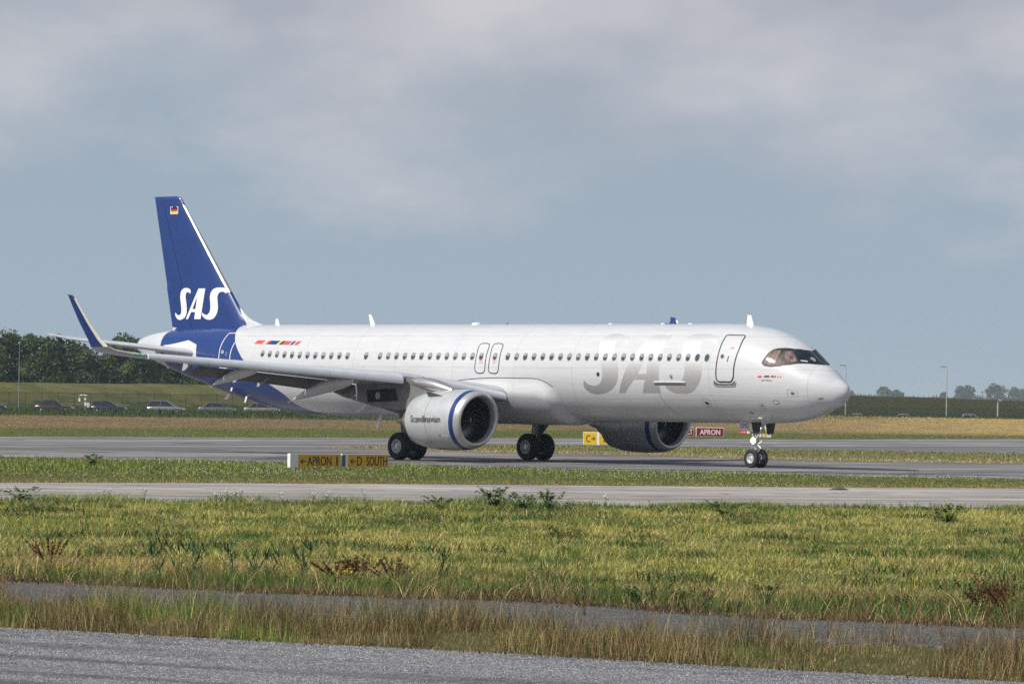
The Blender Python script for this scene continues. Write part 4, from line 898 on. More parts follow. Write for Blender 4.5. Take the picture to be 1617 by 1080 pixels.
tag(blades('edge_litter',x,y,rng.uniform(.02,.09,len(x)),rng.uniform(.008,.02,len(x)),pal(rng.integers(0,3,len(x)),[(.10,.06,.035),(.30,.21,.12),(.05,.045,.02)],.3),1.6),kind='stuff',label='dead stems and moss littering the broken asphalt edges',cat='plant litter')
# strip between taxiway and runway
x,y=frus(150000,148,216); k=(y>lineY(DX,x)-.1)&(y<lineY(CX,x)+.2); x,y=x[k],y[k]; n1=vn(x,y,4,3,11); dd=y-lineY(DX,x); r=rng.random(len(x))
kk=np.where(r<.3,6,np.where(r<.62,3,np.where(r<.88,4,0))); kk=np.where(rng.random(len(x))<.8*np.exp(-(dd/7)**2),np.where(rng.random(len(x))<.5,5,1),kk); 
h=(.04+.10*n1)*rng.uniform(.5,1.5,len(x))*(.6+1.5*sst(12,34,dd)*vn(x,y,1.5,2,55)); wd=rng.uniform(.010,.022,len(x))
tag(blades('strip_grass',x,y,h,wd,pal(kk,COLS,.3),.5),kind='stuff',label='green grass strip between the taxiway and the runway',cat='grass')
# small flowers
fx,fy_=frus(5200,160,205,1.05); k=(fy_>lineY(DX,fx)+8)&(fy_<lineY(CX,fx)-1.0)&(rng.random(len(fx))<sst(.42,.62,vn(fx,fy_,6,2,12))); fx,fy_=fx[k],fy_[k]
def flat_heads(name,x,y,z,s,col):
    n=len(x); V=np.zeros((n,5,3)); 
    for j,(a,b,c) in enumerate(((-1,-1,0),(1,-1,0),(1,1,0),(-1,1,0),(0,0,.8))): V[:,j]=np.stack([x+a*s,y+b*s,z+c*s],1)
    return raw_mesh(name,V,5,[(0,1,4),(1,2,4),(2,3,4),(3,0,4)],col,LEAF)
tag(flat_heads('white_flowers',fx,fy_,rng.uniform(.05,.15,len(fx)),rng.uniform(.011,.02,len(fx)),pal(np.zeros(len(fx),int),[(.75,.75,.68)],.1)),kind='stuff',label='tiny white daisies scattered through the green strip behind the taxiway',cat='flowers')
# wedge and far field
x,y=frus(90000,238,312); inw=(y>lineY([(-23.5,55.2),(-18.44,51.2),(-14.3,42.4),(-7.57,42.9),(-4.71,37.4),(.8,29.5),(10,29.7),(70,22)],x))&(y<lineY([(-23.5,55.2),(-19.2,73),(-14.44,85.8),(-6.45,90.3),(3.97,82.2),(15,80.7),(70,78)],x))&(x>-23)
x,y=x[inw],y[inw]; dl=y-lineY([(-23.5,55.2),(-14.3,42.4),(-4.71,37.4),(.8,29.5),(10,29.7),(70,22)],x); kk=np.where(rng.random(len(x))<.75*np.exp(-(dl/14)**2)+.1,np.where(rng.random(len(x))<.5,5,2),np.where(rng.random(len(x))<.35,6,np.where(rng.random(len(x))<.6,3,4)))
tag(blades('wedge_grass',x,y,rng.uniform(.04,.14,len(x)),rng.uniform(.015,.04,len(x)),pal(kk,COLS,.45)*(.6+.6*vn(x,y,4,3,56))[:,None],.6),kind='stuff',label='green and straw grass wedge in the fork beyond the aircraft',cat='grass')
x,y=frus(150000,296,640); ay=lineY([(-115,10)]+A1+[(62,268)],x); k=y>ay-.3; x,y,ay=x[k],y[k],ay[k]; d=y-CAMY; s=(x+43)*-.837+(y-92.3)*.547; xr=np.clip(x/40,0,1)
n1=vn(x,y,12,3,14); gr=(1-sst(30-26*xr,52-30*xr,s+(n1-.5)*30)); far=sst(520,560,d)*(1-xr)
pn=vn(x,y,9,3,41); pn2=vn(x*.5+y*.3,y,22,3,42); gr=np.clip(gr*.75+(pn2-.5)*1.6,0,1)
kk=np.where(rng.random(len(x))<np.maximum(gr,far*.95),np.where(rng.random(len(x))<.6,3,6),np.where(rng.random(len(x))*.5+.5*(1-pn)<.22+.62*xr,2,np.where(rng.random(len(x))<.7,5,6))); kk=np.where((far>.5)&(rng.random(len(x))<.7),4,kk)
h=rng.uniform(.03,.10,len(x))*(1+2.5*far)*(1+1.2*((s<2)&(rng.random(len(x))<.5)*0))
fc=[COLS[0],COLS[1],(.50,.37,.16),(.10,.14,.03),(.035,.065,.02),(.215,.15,.085),(.17,.17,.06)]
tag(blades('far_field_grass',x,y,h,rng.uniform(.03,.075,len(x)),pal(kk,fc,.3)*(.65+.8*vn(x,y,5,3,43))[:,None],.5,terr(x,y)),kind='stuff',label='dry brown and golden grass field beyond the runway',cat='grass')
# tall weeds on the right crest and below the cars
x,y=frus(22000,585,655); u=(x-CAMX)/(y-CAMY); k=(u<-.02)|(u>.06); x,y=x[k],y[k]; h=rng.uniform(.3,.7,len(x))*(.6+.8*vn(x,y,5,2,15))*np.where(x>0,.45,1.15)
kk=np.where(rng.random(len(x))<.7,0,1); tag(blades('roadside_weeds',x,y,h,rng.uniform(.07,.15,len(x)),pal(kk,[(.04,.075,.022),(.11,.12,.035)],.3),.3,terr(x,y)),kind='stuff',label='tall dark green weeds along the perimeter road in front of the cars',cat='weeds')

x,y=frus(120000,118,140); e=lineY(EX,x)-y; mk=vn(x,x*0,2.6,3,58); u=(x-CAMX)/(y-CAMY)*8196+808; cm=np.exp(-((u-800)/85)**2)*.7+np.exp(-((u-1450)/160)**2)*.3+np.exp(-((u-1130)/80)**2)*.25+np.exp(-((u-30)/70)**2)*.25
k=(e>-.2)&(e<2.5)&(rng.random(len(x))<np.clip(cm+sst(.5,.75,mk)*.5,0,1)*np.exp(-(e/1.6)**2)); x,y=x[k],y[k]; hh=(.10+.30*np.clip(cm[k]+.5*mk[k]*vn(x,y,.5,2,59),0,1))*rng.uniform(.3,1.2,len(x))
tag(blades('edge_weeds',x,y,hh,rng.uniform(.010,.028,len(x)),pal(rng.integers(0,3,len(x)),[(.09,.17,.03),(.05,.11,.025),(.15,.22,.05)],.4),.8),kind='stuff',label='leafy green weeds massed along the taxiway edge',cat='weeds')
# individual plants of the foreground
def leafy(name,loc,n,h,spread,leaf,cols,label,cat,group,stems=6,heads=None,headcol=None,droop=.4,headn=0,heads_size=.02):
    o=empty(name,(loc[0],loc[1],0),0,label,cat,group)
    mb=MB(); tips=[]
    for i in range(stems):
        a=rng.uniform(0,2*PI); r=spread*rng.uniform(.2,1)*.6; hh=h*rng.uniform(.65,1); p=[(0+rng.normal(0,.02),rng.normal(0,.02),-.02),(math.cos(a)*r*.4,math.sin(a)*r*.4,hh*.5),(math.cos(a)*r,math.sin(a)*r,hh)]
        mb.tube(p,[.005,.004,.0025],4); tips.append(p)
    st=mb.build('stem',mat('weed stem '+name,tuple(cols[0]),.8,0,.2),o,smooth=False)
    V=[];C=[]
    for i in range(n):
        p=tips[rng.integers(len(tips))]; t=rng.uniform(.1,1); q=np.array(p[1])*(1-t)+np.array(p[2])*t if t>.5 else np.array(p[0])*(1-2*t)+np.array(p[1])*2*t
        a=rng.uniform(0,2*PI); L=leaf*rng.uniform(.6,1.2); w=L*.055 if name=='reed_plant' else L*.26; up=rng.uniform(.0,.9)-droop*.5
        d=np.array([math.cos(a),math.sin(a),up]); d/=np.linalg.norm(d); s=np.array([-math.sin(a),math.cos(a),0])*w
        m_=q+d*L*.45; e=q+d*L+np.array([0,0,-droop*L*.5]); V.append([q-s*.3,q+s*.3,m_+s,m_-s,e]); C.append(cols[rng.integers(len(cols))])
    if n: raw_mesh('leaves',np.array(V),5,[(0,1,2,3),(3,2,4)],np.clip(np.array(C)*rng.uniform(.75,1.25,(n,1)),0,1),LEAF,o)
    if headn:
        V=[];C=[]
        for i in range(headn):
            p=tips[rng.integers(len(tips))]; t=rng.uniform(heads,1); q=np.array(p[1])*(1-t)+np.array(p[2])*t; q=q+rng.normal(0,heads_size*.9,3); s=heads_size*rng.uniform(.5,1.1)
            V.append([q+s*np.array(v) for v in ((-1,0,0),(0,-1,0),(1,0,0),(0,1,0),(0,0,1),(0,0,-1))]); C.append(headcol)
        fh=raw_mesh('seed_cluster' if headn>20 and name!='ragwort_plant' else 'flower_cluster',np.array(V),6,[(0,1,4),(1,2,4),(2,3,4),(3,0,4),(1,0,5),(2,1,5),(3,2,5),(0,3,5)],np.clip(np.array(C)*rng.uniform(.6,1.4,(headn,1)),0,1),LEAF,o)
        if headn>100: fh['kind']='stuff'
    return o
G1=(.10,.16,.035);G2=(.05,.10,.028);BR=(.13,.055,.025);BR2=(.20,.10,.045)
for px,d,h,lab in ((85,77,.62,'rusty brown dock plant at the left beside yellow flowers'),(572,75,.42,'low rusty dock plant at the path edge, centre left of the picture'),(628,74.5,.42,'rusty dock plant with small yellow flowers at the path edge'),(540,75.5,.33,'short bushy brown dock plant, leftmost of the three in the middle'),(1562,66,.50,'dark brown dock plant at the far right path edge'),(1600,65.5,.52,'brown dock plant cut by the right edge of the picture')):
    leafy('dock_plant',at(px,d),110,h*1.15,.75,.07,[BR2,BR,G2],lab,'weed','rusty dock plants by the cracked path',16,.15,BR,headn=700,heads_size=.011)
for px,d,h,lab in ((255,80,.40,'reed clump standing left of the other green reeds in the meadow'),(285,79,.42,'dark green reed clump, second from the left'),(312,79.5,.38,'reed clump with leaves bent to the right, left of centre'),(375,79,.44,'tall single reed clump left of the dock plants'),(412,79,.36,'low reed clump in the middle of the meadow edge'),(432,78.5,.34,'small reed clump to the right of the low one'),(485,80,.40,'slender reed with one long leaf pointing up right'),(700,79,.36,'reed with drooping leaves right of the brown dock plants')):
    leafy('reed_plant',at(px,d-1.5),26,h*1.15,.40,.26,[(.03,.08,.03),(.045,.11,.04)],lab,'reed','green reeds in the meadow edge',6,droop=-.5)
for px,d,h,n,lab in ((785,128,.55,240,'bushy green weed at the taxiway edge in the middle of the picture'),(870,127,.50,200,'bushy green weed right of the largest one at the taxiway edge'),(830,128,.42,140,'low green weed between the two bushy ones at the taxiway edge'),(1150,125,.36,120,'low leafy weed at the taxiway edge, right of centre'),(1500,122,.42,130,'leafy weed at the taxiway edge near the right border'),(40,130,.35,120,'leafy weed at the taxiway edge near the left border'),(1215,71.5,.30,60,'dark leafy thistle standing alone above the cracked path'),(1080,71,.22,60,'low dark leafy weed left of the thistle'),(1010,72,.20,50,'small leafy weed left of the low dark one'),(700,128,.3,90,'small leafy weed left of the bushy ones'),(1545,70,.3,70,'leafy weed at the far right of the path edge'),(150,190,.45,160,'round dark shrubby weed on the grass strip at the left')):
    leafy('leafy_weed',at(px,d-(2 if d>100 else 1)),int(n*2.6),h*1.1,1.1 if d>100 else .4,.12 if d>100 else .09,[G1,G2,(.14,.20,.05)],lab,'weed','leafy green weeds',18)
for px,d,h,lab in ((112,75.5,.24,'small yellow ragwort at the meadow edge near the left border'),(560,74.2,.30,'yellow dotted ragwort among the rusty docks'),(1512,121,.3,'faint yellow flower by the taxiway at the right'),(1030,124,.35,'single yellow flower near the taxiway, right of the bushy weeds')):
    leafy('ragwort_plant',at(px,d),40,h,.35,.06,[G1,G2],lab,'wildflower','yellow ragwort plants',6,.85,(.75,.55,.02),headn=26,heads_size=.013)
yx=[(165,'leftmost'),(176,''),(232,''),(345,''),(352,''),(362,''),(374,''),(384,''),(450,''),(497,''),(520,''),(580,''),(905,''),(960,'')]
for i,(px,_) in enumerate(yx):
    leafy('yarrow_plant',at(px,126+rng.uniform(-2,3)),14,.34+.14*rng.random(),.16,.06,[G2,G1],'slender white flowered yarrow standing at the taxiway edge','wildflower','white yarrow plants along the taxiway edge',4,.9,(.72,.70,.64),headn=16,heads_size=.02)
for px,d,h,lab in ((1440,176,.55,'tall reddish weed stalks in front of the runway at the right'),(1450,176.5,.5,'reddish seed stalks just right of the tallest ones'),(1490,176,.45,'thin green stalk right of the reddish ones'),(1545,175,.42,'slanting green stalk near the right border'),(805,180,.45,'thin slanting stalk in front of the main wheels'),(1105,178,.35,'small dark stalk left of the nose wheel'),(255,188,.5,'single thin stalk at the left of the grass strip'),(80,190,.4,'thin stalk near the left border of the strip'),(105,190,.45,'flowering thin stalk beside the left one')):
    leafy('weed_stalk',at(px,d),14,h,.35,.07,[BR2,G2],lab,'weed','tall weed stalks on the grass strip',3,.4,(.12,.06,.04),headn=30,heads_size=.012)
for px,d,h,lab in ((1108,65.5,.40,'dry pale seed head on a thin stalk right of centre'),(930,66,.42,'thin bare dry stalk in the tufts by the road'),(1370,64,.50,'tall dark dry stalk leaning left in the tufts at the right'),(1490,62,.42,'bare stalk in the right hand tufts'),(120,68,.36,'dark dry stalk beside the brown dock at the left'),(12,70,.38,'dark forked dry stalk at the left border'),(415,66,.40,'dark leaning stalks in the left hand tufts')):
    leafy('dry_stalk',at(px,d),8,h,.30,.06,[BR2,(.10,.08,.04)],lab,'dry plant','dry stalks among the road side tufts',4,.8,(.36,.26,.20),headn=14,heads_size=.010)

# ------------------------------------------------------------------ trees
def tree(X,Y,h,w,label,group,leafs=2200,size=.22,cols=((.045,.065,.022),(.075,.095,.032),(.11,.125,.045),(.03,.045,.018)),low=.12,zb=0):
    o=empty('broadleaf_tree',(X,Y,zb),rng.uniform(0,6),label,'tree',group)
    mb=MB(); mb.tube([(0,0,-.3),(.1,0,h*.3),(0,.1,h*.6)],[.22,.16,.07],7)
    for i in range(6):
        a=rng.uniform(0,2*PI); z=h*rng.uniform(.18,.5); mb.tube([(0,0,z),(math.cos(a)*w*.2,math.sin(a)*w*.2,z+h*.15),(math.cos(a)*w*.38,math.sin(a)*w*.38,z+h*.28)],[.09,.06,.02],5)
    mb.build('trunk',mat('bark',(.09,.075,.055),.9,0,.3,4),o)
    nc=44; cz=rng.uniform(low,.93,nc)*h; rr=w*.5*np.sqrt(np.clip(1-((cz/h-.42)/.62)**2,.05,1))*rng.uniform(.35,.95,nc); ca=rng.uniform(0,2*PI,nc)
    C=np.stack([rr*np.cos(ca),rr*np.sin(ca),cz],1); R=rng.uniform(.11,.22,nc)*w; ck=rng.integers(0,len(cols),nc)
    k=rng.integers(0,nc,leafs); v=rng.normal(size=(leafs,3)); v/=np.linalg.norm(v,axis=1,keepdims=True); P=C[k]+v*R[k][:,None]*rng.uniform(.55,1.12,(leafs,1))**.7*np.array([1,1,.85])
    P[:,2]=np.maximum(P[:,2],.05); t=rng.normal(size=(leafs,3)); t/=np.linalg.norm(t,axis=1,keepdims=True); b=np.cross(t,rng.normal(size=(leafs,3))); b/=np.linalg.norm(b,axis=1,keepdims=True)
    s=size*rng.uniform(.5,1.3,(leafs,1)); V=np.stack([P-t*s-b*s*.5,P+t*s*.2-b*s,P+t*s+b*s*.4,P-t*s*.3+b*s],1)
    col=np.array(cols)[ck][k]*rng.uniform(.75,1.25,(leafs,1)); raw_mesh('crown',V,4,[(0,1,2,3)],col,FOL,o); return o
tl=[(-35,11,8),(2,11.2,8),(38,11.4,7),(70,10.6,6),(88,11.6,4),(112,10.0,7),(146,8.6,6),(172,10.4,5),(196,11.2,6.5),(228,9.4,7),(262,9.2,7),(298,9.0,7),(334,8.4,7),(370,7.6,6.5),(405,7,6),(440,6.4,6)]
words=['at the left border','second from the left border','broad crown, third from the left','narrow crown left of the winglet','thin topped crown rising highest left of the winglet','behind the outer tailplane','low crown just behind the winglet','pale crown right of the winglet','light crown above the tailplane','behind the white tail cone','under the tailplane root','seen below the tail cone, left part','seen below the rear fuselage','low crown at the right end of the wood','last but one low crown beneath the fuselage','lowest crown at the right end']
for (px,h,w),wd_ in zip(tl,words):
    d=768+rng.uniform(-8,12); X,Y=at(px,d); pale=px in (172,196,334); tree(X,Y,h,w,'dense green tree behind the embankment, '+wd_,'trees behind the embankment',7000,.17,((.13,.17,.05),(.19,.22,.08),(.09,.12,.04)) if pale else ((.065,.095,.028),(.11,.14,.042),(.15,.17,.06),(.04,.06,.02)),.1)
for px,h,w in ((20,9.8,8),(95,9.2,8),(150,7.6,8),(215,8.4,8),(280,8,8),(350,7.2,8),(420,6.6,8)):
    X,Y=at(px,795); tree(X,Y,h,w,'dark green tree in the second row behind the embankment','second row of trees behind the embankment',5000,.2)
x=[];y=[]
xx=rng.uniform(-100,480,9000); d=rng.uniform(752,762,9000); X=CAMX+(xx-808)/8196*d; tag(blades('undergrowth',X,CAMY+d,rng.uniform(2.2,4.6,9000)*(.6+.7*vn(X,d,4,2,3)),rng.uniform(.15,.4,9000),pal(rng.integers(0,3,9000),[(.035,.05,.02),(.05,.065,.025),(.025,.035,.015)],.3),.15,None,FOL),kind='stuff',label='dark undergrowth at the foot of the trees behind the embankment',cat='undergrowth')
for px,h,w,wd_ in ((1398,14.0,13,'left one, behind the nose and first lamp post'),(1418,12,10,'small one beside the left hand tree'),(1490,11,6,'smallest one just left of the tall lamp post'),(1525,15.6,17,'round one right of the tall lamp post'),(1574,17,20,'largest round one above the camera post'),(1609,15,17,'one cut by the right border'),(1345,11,5,'tiny one beside the aircraft nose')):
    X,Y=at(px,4200); tree(X,Y,h,w,'hazy distant tree on the horizon, '+wd_,'hazy distant trees on the horizon',1500,.8)
xx=rng.uniform(1250,1700,5000); d=rng.uniform(4300,4400,5000); X=CAMX+(xx-808)/8196*d
tag(blades('distant_hedge',X,CAMY+d,rng.uniform(3,9,5000)*(.5+.9*vn(X,d,18,3,5)),rng.uniform(1,2.5,5000),pal(rng.integers(0,2,5000),[(.04,.055,.02),(.06,.075,.03)],.3),.1,None,FOL),kind='stuff',label='hazy low hedge line far away on the horizon at the right',cat='hedge')

# ------------------------------------------------------------------ fence, posts, signs, cars
def fence():
    P=[at(-90,650),at(808,715),at(1760,812)]; pts=[]
    a,b,c=[np.array(p) for p in P]; L=[]
    def seg(p,q,step=2.55):
        n=int(np.hypot(*(q-p))/step); return [p+(q-p)*i/n for i in range(n)]
    L=seg(a,b)+seg(b,c)+[c]
    f=empty('mesh_fence',(float(a[0]),float(a[1]),0),0,'long dark green wire mesh fence in front of the grass embankment','fence'); o=a
    t=NT_('fence mesh'); t.col((.012,.035,.02)); t.set(Roughness=.6); tr=t.node('ShaderNodeBsdfTransparent'); mx=t.node('ShaderNodeMixShader')
    mx.inputs[0].default_value=.26; t.l.new(tr.outputs[0],mx.inputs[1]); t.l.new(t.b.outputs[0],mx.inputs[2]); t.l.new(mx.outputs[0],t.out.inputs[0])
    V=[];z=[float(terr(p[0],p[1])) for p in L]
    mb=MB(); mb.add([(p[0]-o[0],p[1]-o[1],zz+.02) for p,zz in zip(L,z)]+[(p[0]-o[0],p[1]-o[1],zz+2.35) for p,zz in zip(L,z)],[(i,i+1,len(L)+i+1,len(L)+i) for i in range(len(L)-1)]); mb.build('mesh_panel',t.m,f,smooth=False)
    mb=MB()
    for zz0 in (2.36,1.2,.1): mb.tube([(p[0]-o[0],p[1]-o[1],zz+zz0) for p,zz in zip(L,z)],.02,4)
    mb.build('tension_wire',mat('fence wire',(.02,.04,.025),.6),f)
    pm=mat('fence post paint',(.02,.045,.028),.6); m=MB(); m.tube([(0,0,-.2),(0,0,2.45)],.035,6); p0=m.build('post',pm,f); p0.location=(0,0,z[0])
    idx=[i for i in range(1,len(L)) if not (620<(L[i][0]-CAMX)/(L[i][1]-CAMY)*8196+808<1290)]
    for i in idx[:98]:
        c_=p0.copy(); COL.objects.link(c_); c_.parent=f; c_.location=(L[i][0]-o[0],L[i][1]-o[1],z[i])
fence()
GALV=mat('galvanised post',(.40,.41,.42),.5,.3,.1); LAMPD=mat('lamp head dark',(.06,.065,.07),.5)
def lamp_post(px,d,top,label,arm=True,dirx=-1):
    X,Y=at(px,d); z0=float(terr(X,Y)); h=top-z0; o=empty('lamp_post',(X,Y,z0),0,label,'lamp post',None)
    if arm: o['group']='lamp posts along the perimeter road'
    k_=1 if arm else .62; m=MB(); m.tube([(0,0,-.2),(0,0,h*.45),(0,0,h)],[.11*k_,.085*k_,.05*k_],8); m.build('post',GALV if arm else mat('weathered pole',(.22,.235,.235),.6),o)
    if arm:
        m=MB(); m.tube([(0,0,h-.03),(.25*dirx,0,h+.03)],.05,6); m.build('arm',LAMPD,o)
        m=MB(); m.box((.62*dirx,0,h+.07),(.85,.3,.10),0,Matrix.Rotation(math.radians(6)*-dirx,3,'Y'),.8); m.build('lamp_head',LAMPD,o)
    else:
        m=MB(); m.lathe([(-.15,.03),(-.1,.13),(.12,.15),(.2,.05)],(0,0,h),(0,0,1),12,0,(True,True)); m.build('lamp_head',GALV,o)
lamp_post(1336.5,790,8.1,'tall lamp post right beside the aircraft nose'); lamp_post(1496,790,8.1,'tall lamp post standing free at the right'); lamp_post(31,640,8.4,'slim pole with a small round head at the left border',False)
X,Y=at(1577,770); z0=float(terr(X,Y)); o=empty('camera_post',(X,Y,z0),0,'short thick post with two cameras on top at the right border','camera post')
m=MB(); m.tube([(0,0,-.2),(0,0,3.6)],.11,8); m.build('post',GALV,o)
for s in (-1,1): m=MB(); m.box((s*.30,-.1,3.72),(.42,.24,.2),0,Matrix.Rotation(s*.15,3,'Y')); m.box((s*.52,-.1,3.70),(.06,.28,.24)); m.build('camera_head',LAMPD if s<0 else GALV,o)
X,Y=at(1319.5,700); o=empty('marker_post',(X,Y,float(terr(X,Y))),0,'short white marker post just under the aircraft nose','post'); m=MB(); m.tube([(0,0,-.2),(0,0,1.0)],.06,6); m.build('post',PWHITE,o); m=MB(); m.lathe([(0,.07),(.06,.05),(.08,.01)],(0,0,1.0),(0,0,1),8); m.build('cap',GALV,o)
# weather mast
X,Y=at(136,602); o=empty('weather_mast',(X,Y,0),0,'small instrument mast with white sensor boxes between two parked dark cars','weather station')
m=MB(); m.tube([(0,0,-.1),(0,0,2.15)],.04,8); m.tube([(-.75,0,2.12),(.35,0,2.12)],.03,6); m.tube([(-.68,0,2.1),(-.68,0,1.4)],.025,6); m.tube([(0,0,.95),(.35,0,.95)],.03,6); m.build('mast',GALV,o)
for c,dm,nm in (((-.45,0,2.15),(.34,.2,.12),'sensor_box'),((.02,0,2.14),(.42,.2,.14),'sensor_box'),((-.66,0,1.60),(.22,.2,.42),'sensor_box'),((0,0,1.68),(.24,.2,.24),'sensor_box'),((.05,-.08,1.12),(.24,.2,.40),'sensor_box')):
    m=MB(); m.box(c,dm); b_=m.build(nm,PWHITE,o,smooth=False); bevel(b_,.03)
m=MB(); m.lathe([(-.02,.22),(.06,.22),(.08,.05)],(.36,-.1,1.02),(0,-1,0),16,0,(True,True)); m.v=[(x,y,1.02+(z-1.02)*1.35) for x,y,z in m.v]; m.build('sensor_dish',mat('pale grey plastic',(.6,.61,.62),.5),o)
m=MB(); m.lathe([(0,.05),(.12,.09),(.14,.02)],(.35,0,2.16),(0,0,1),8); m.build('wind_sensor',LAMPD,o)

def sign(name,p0,p1,z0,z1,items,label,cat,group,depth=.16):
    """box sign from p0 to p1 facing right-hand normal; items: (kind,u0,u1,v0,v1,material,text)"""
    p0=np.array(p0);p1=np.array(p1); L=float(np.hypot(*(p1-p0))); a=math.atan2(p1[1]-p0[1],p1[0]-p0[0])
    o=empty(name,(float(p0[0]),float(p0[1]),0),a,label,cat,group); H=z1-z0
    m=MB(); m.box((L/2,depth/2,z0+H/2),(L,depth,H)); f=m.build('housing',PWHITE,o,smooth=False); bevel(f,.012)
    m=MB()
    for q in (.08,.5,.92): m.tube([(L*q,depth/2,-.05),(L*q,depth/2,z0+.02)],.03,6)
    m.build('leg',GALV,o)
    for it in items:
        kind,u0,u1,v0,v1,mt=it[:6]
        if kind=='panel':
            m=MB(); m.box((L*(u0+u1)/2,-.006,z0+H*(v0+v1)/2),(L*(u1-u0),.008,H*(v1-v0))); m.build('sign_face',mt,o,smooth=False)
        else:
            m=MB()
            if it[6] in ('<','>'):
                s=1 if it[6]=='<' else -1; cx=L*(u0+u1)/2; w=L*(u1-u0)/2; cz=z0+H*(v0+v1)/2; hh=H*(v1-v0)/2; y=-.013
                m.add([(cx-s*w,y,cz),(cx-s*w*.1,y,cz+hh),(cx+s*w*.15,y,cz+hh*.8),(cx-s*w*.35,y,cz+hh*.22),(cx+s*w,y,cz+hh*.22),(cx+s*w,y,cz-hh*.22),(cx-s*w*.35,y,cz-hh*.22),(cx+s*w*.15,y,cz-hh*.8),(cx-s*w*.1,y,cz-hh)],[(0,1,2,3),(3,4,5,6),(0,3,6),(0,6,7,8)])
                m.build('arrow',mt,o,smooth=False)
            else:
                v,f_=text_fit(it[6],L*(u1-u0),H*(v1-v0)); m.add([(L*u0+x_,-.013,z0+H*v0+y_) for x_,y_ in v],f_); 
                # widen strokes by a second slightly shifted copy
                m.add([(L*u0+x_+.018,-.0125,z0+H*v0+y_) for x_,y_ in v],f_); m.build('lettering',mt,o,smooth=False)
    return o
SY=mat('sign yellow',(.75,.43,.01),.5,0,.08); SYB=mat('sign bright yellow',(.75,.48,.01),.5,0,.05); SR=mat('sign dark red',(.20,.01,.015),.5,0,.08)
pa=np.array([-21.45,-20.5]); pb=np.array([-18.0,-17.0]); e_=(pb-pa)
sign('direction_sign',pa,pa+e_*.515,.08,.60,[('panel',.155,.985,.04,.93,SY),('t',.19,.30,.25,.65,BLK,'<'),('t',.33,.80,.16,.80,BLK,'APRON'),('t',.90,.925,.16,.80,BLK,'1')],'amber direction sign reading APRON with an arrow, left one of the pair','sign','amber direction signs in the grass strip')
sign('direction_sign',pa+e_*.525,pb,.08,.60,[('panel',.13,.99,.04,.93,SY),('panel',.0,.07,.1,.9,LETG),('t',.17,.29,.25,.65,BLK,'<'),('t',.32,.42,.16,.80,BLK,'D'),('t',.52,.97,.16,.80,BLK,'SOUTH')],'amber direction sign reading D SOUTH, right one of the pair by the wheels','sign','amber direction signs in the grass strip')
X,Y=at(923,291); sign('direction_sign',(X,Y),(X+.92,Y-.12),.10,.83,[('panel',.02,.82,.04,.96,SYB),('t',.18,.42,.22,.78,BLK,'C'),('t',.50,.74,.32,.68,BLK,'>')],'bright yellow sign reading C with an arrow, left of the far engine','sign',None)
X,Y=at(949,292); sign('taxiway_sign',(X,Y),(X+1.0,Y-.1),.10,.83,[('panel',.0,.98,.04,.96,SYB),('t',.20,.50,.20,.80,SR,'A')],'yellow sign partly hidden behind the far engine, right of the C sign','sign',None)
X,Y=at(1086.5,368); sign('runway_sign',(X-.9,Y),(X+.48,Y),.10,.76,[('panel',.02,.98,.06,.94,SR),('t',.66,.93,.22,.78,PWHITE,'CT')],'dark red sign ending in CT, half hidden by the far engine','sign',None)
X,Y=at(1101,368); sign('runway_sign',(X,Y),(X+1.98,Y),.10,.76,[('panel',.02,.98,.06,.94,SR),('t',.14,.86,.22,.78,PWHITE,'APRON')],'dark red sign reading APRON in white letters beyond the runway','sign',None)
X,Y=at(1190,372); sign('taxiway_sign',(X,Y),(X+1.35,Y),.08,.95,[('panel',.05,.15,.04,.7,SYB),('panel',.25,.36,.04,.6,SYB),('panel',.45,.57,.04,.62,SYB),('panel',.64,.76,.04,.62,SYB),('t',.86,.90,.2,.66,BLK,'1')],'white sign with yellow stripes behind the nose gear','sign',None)

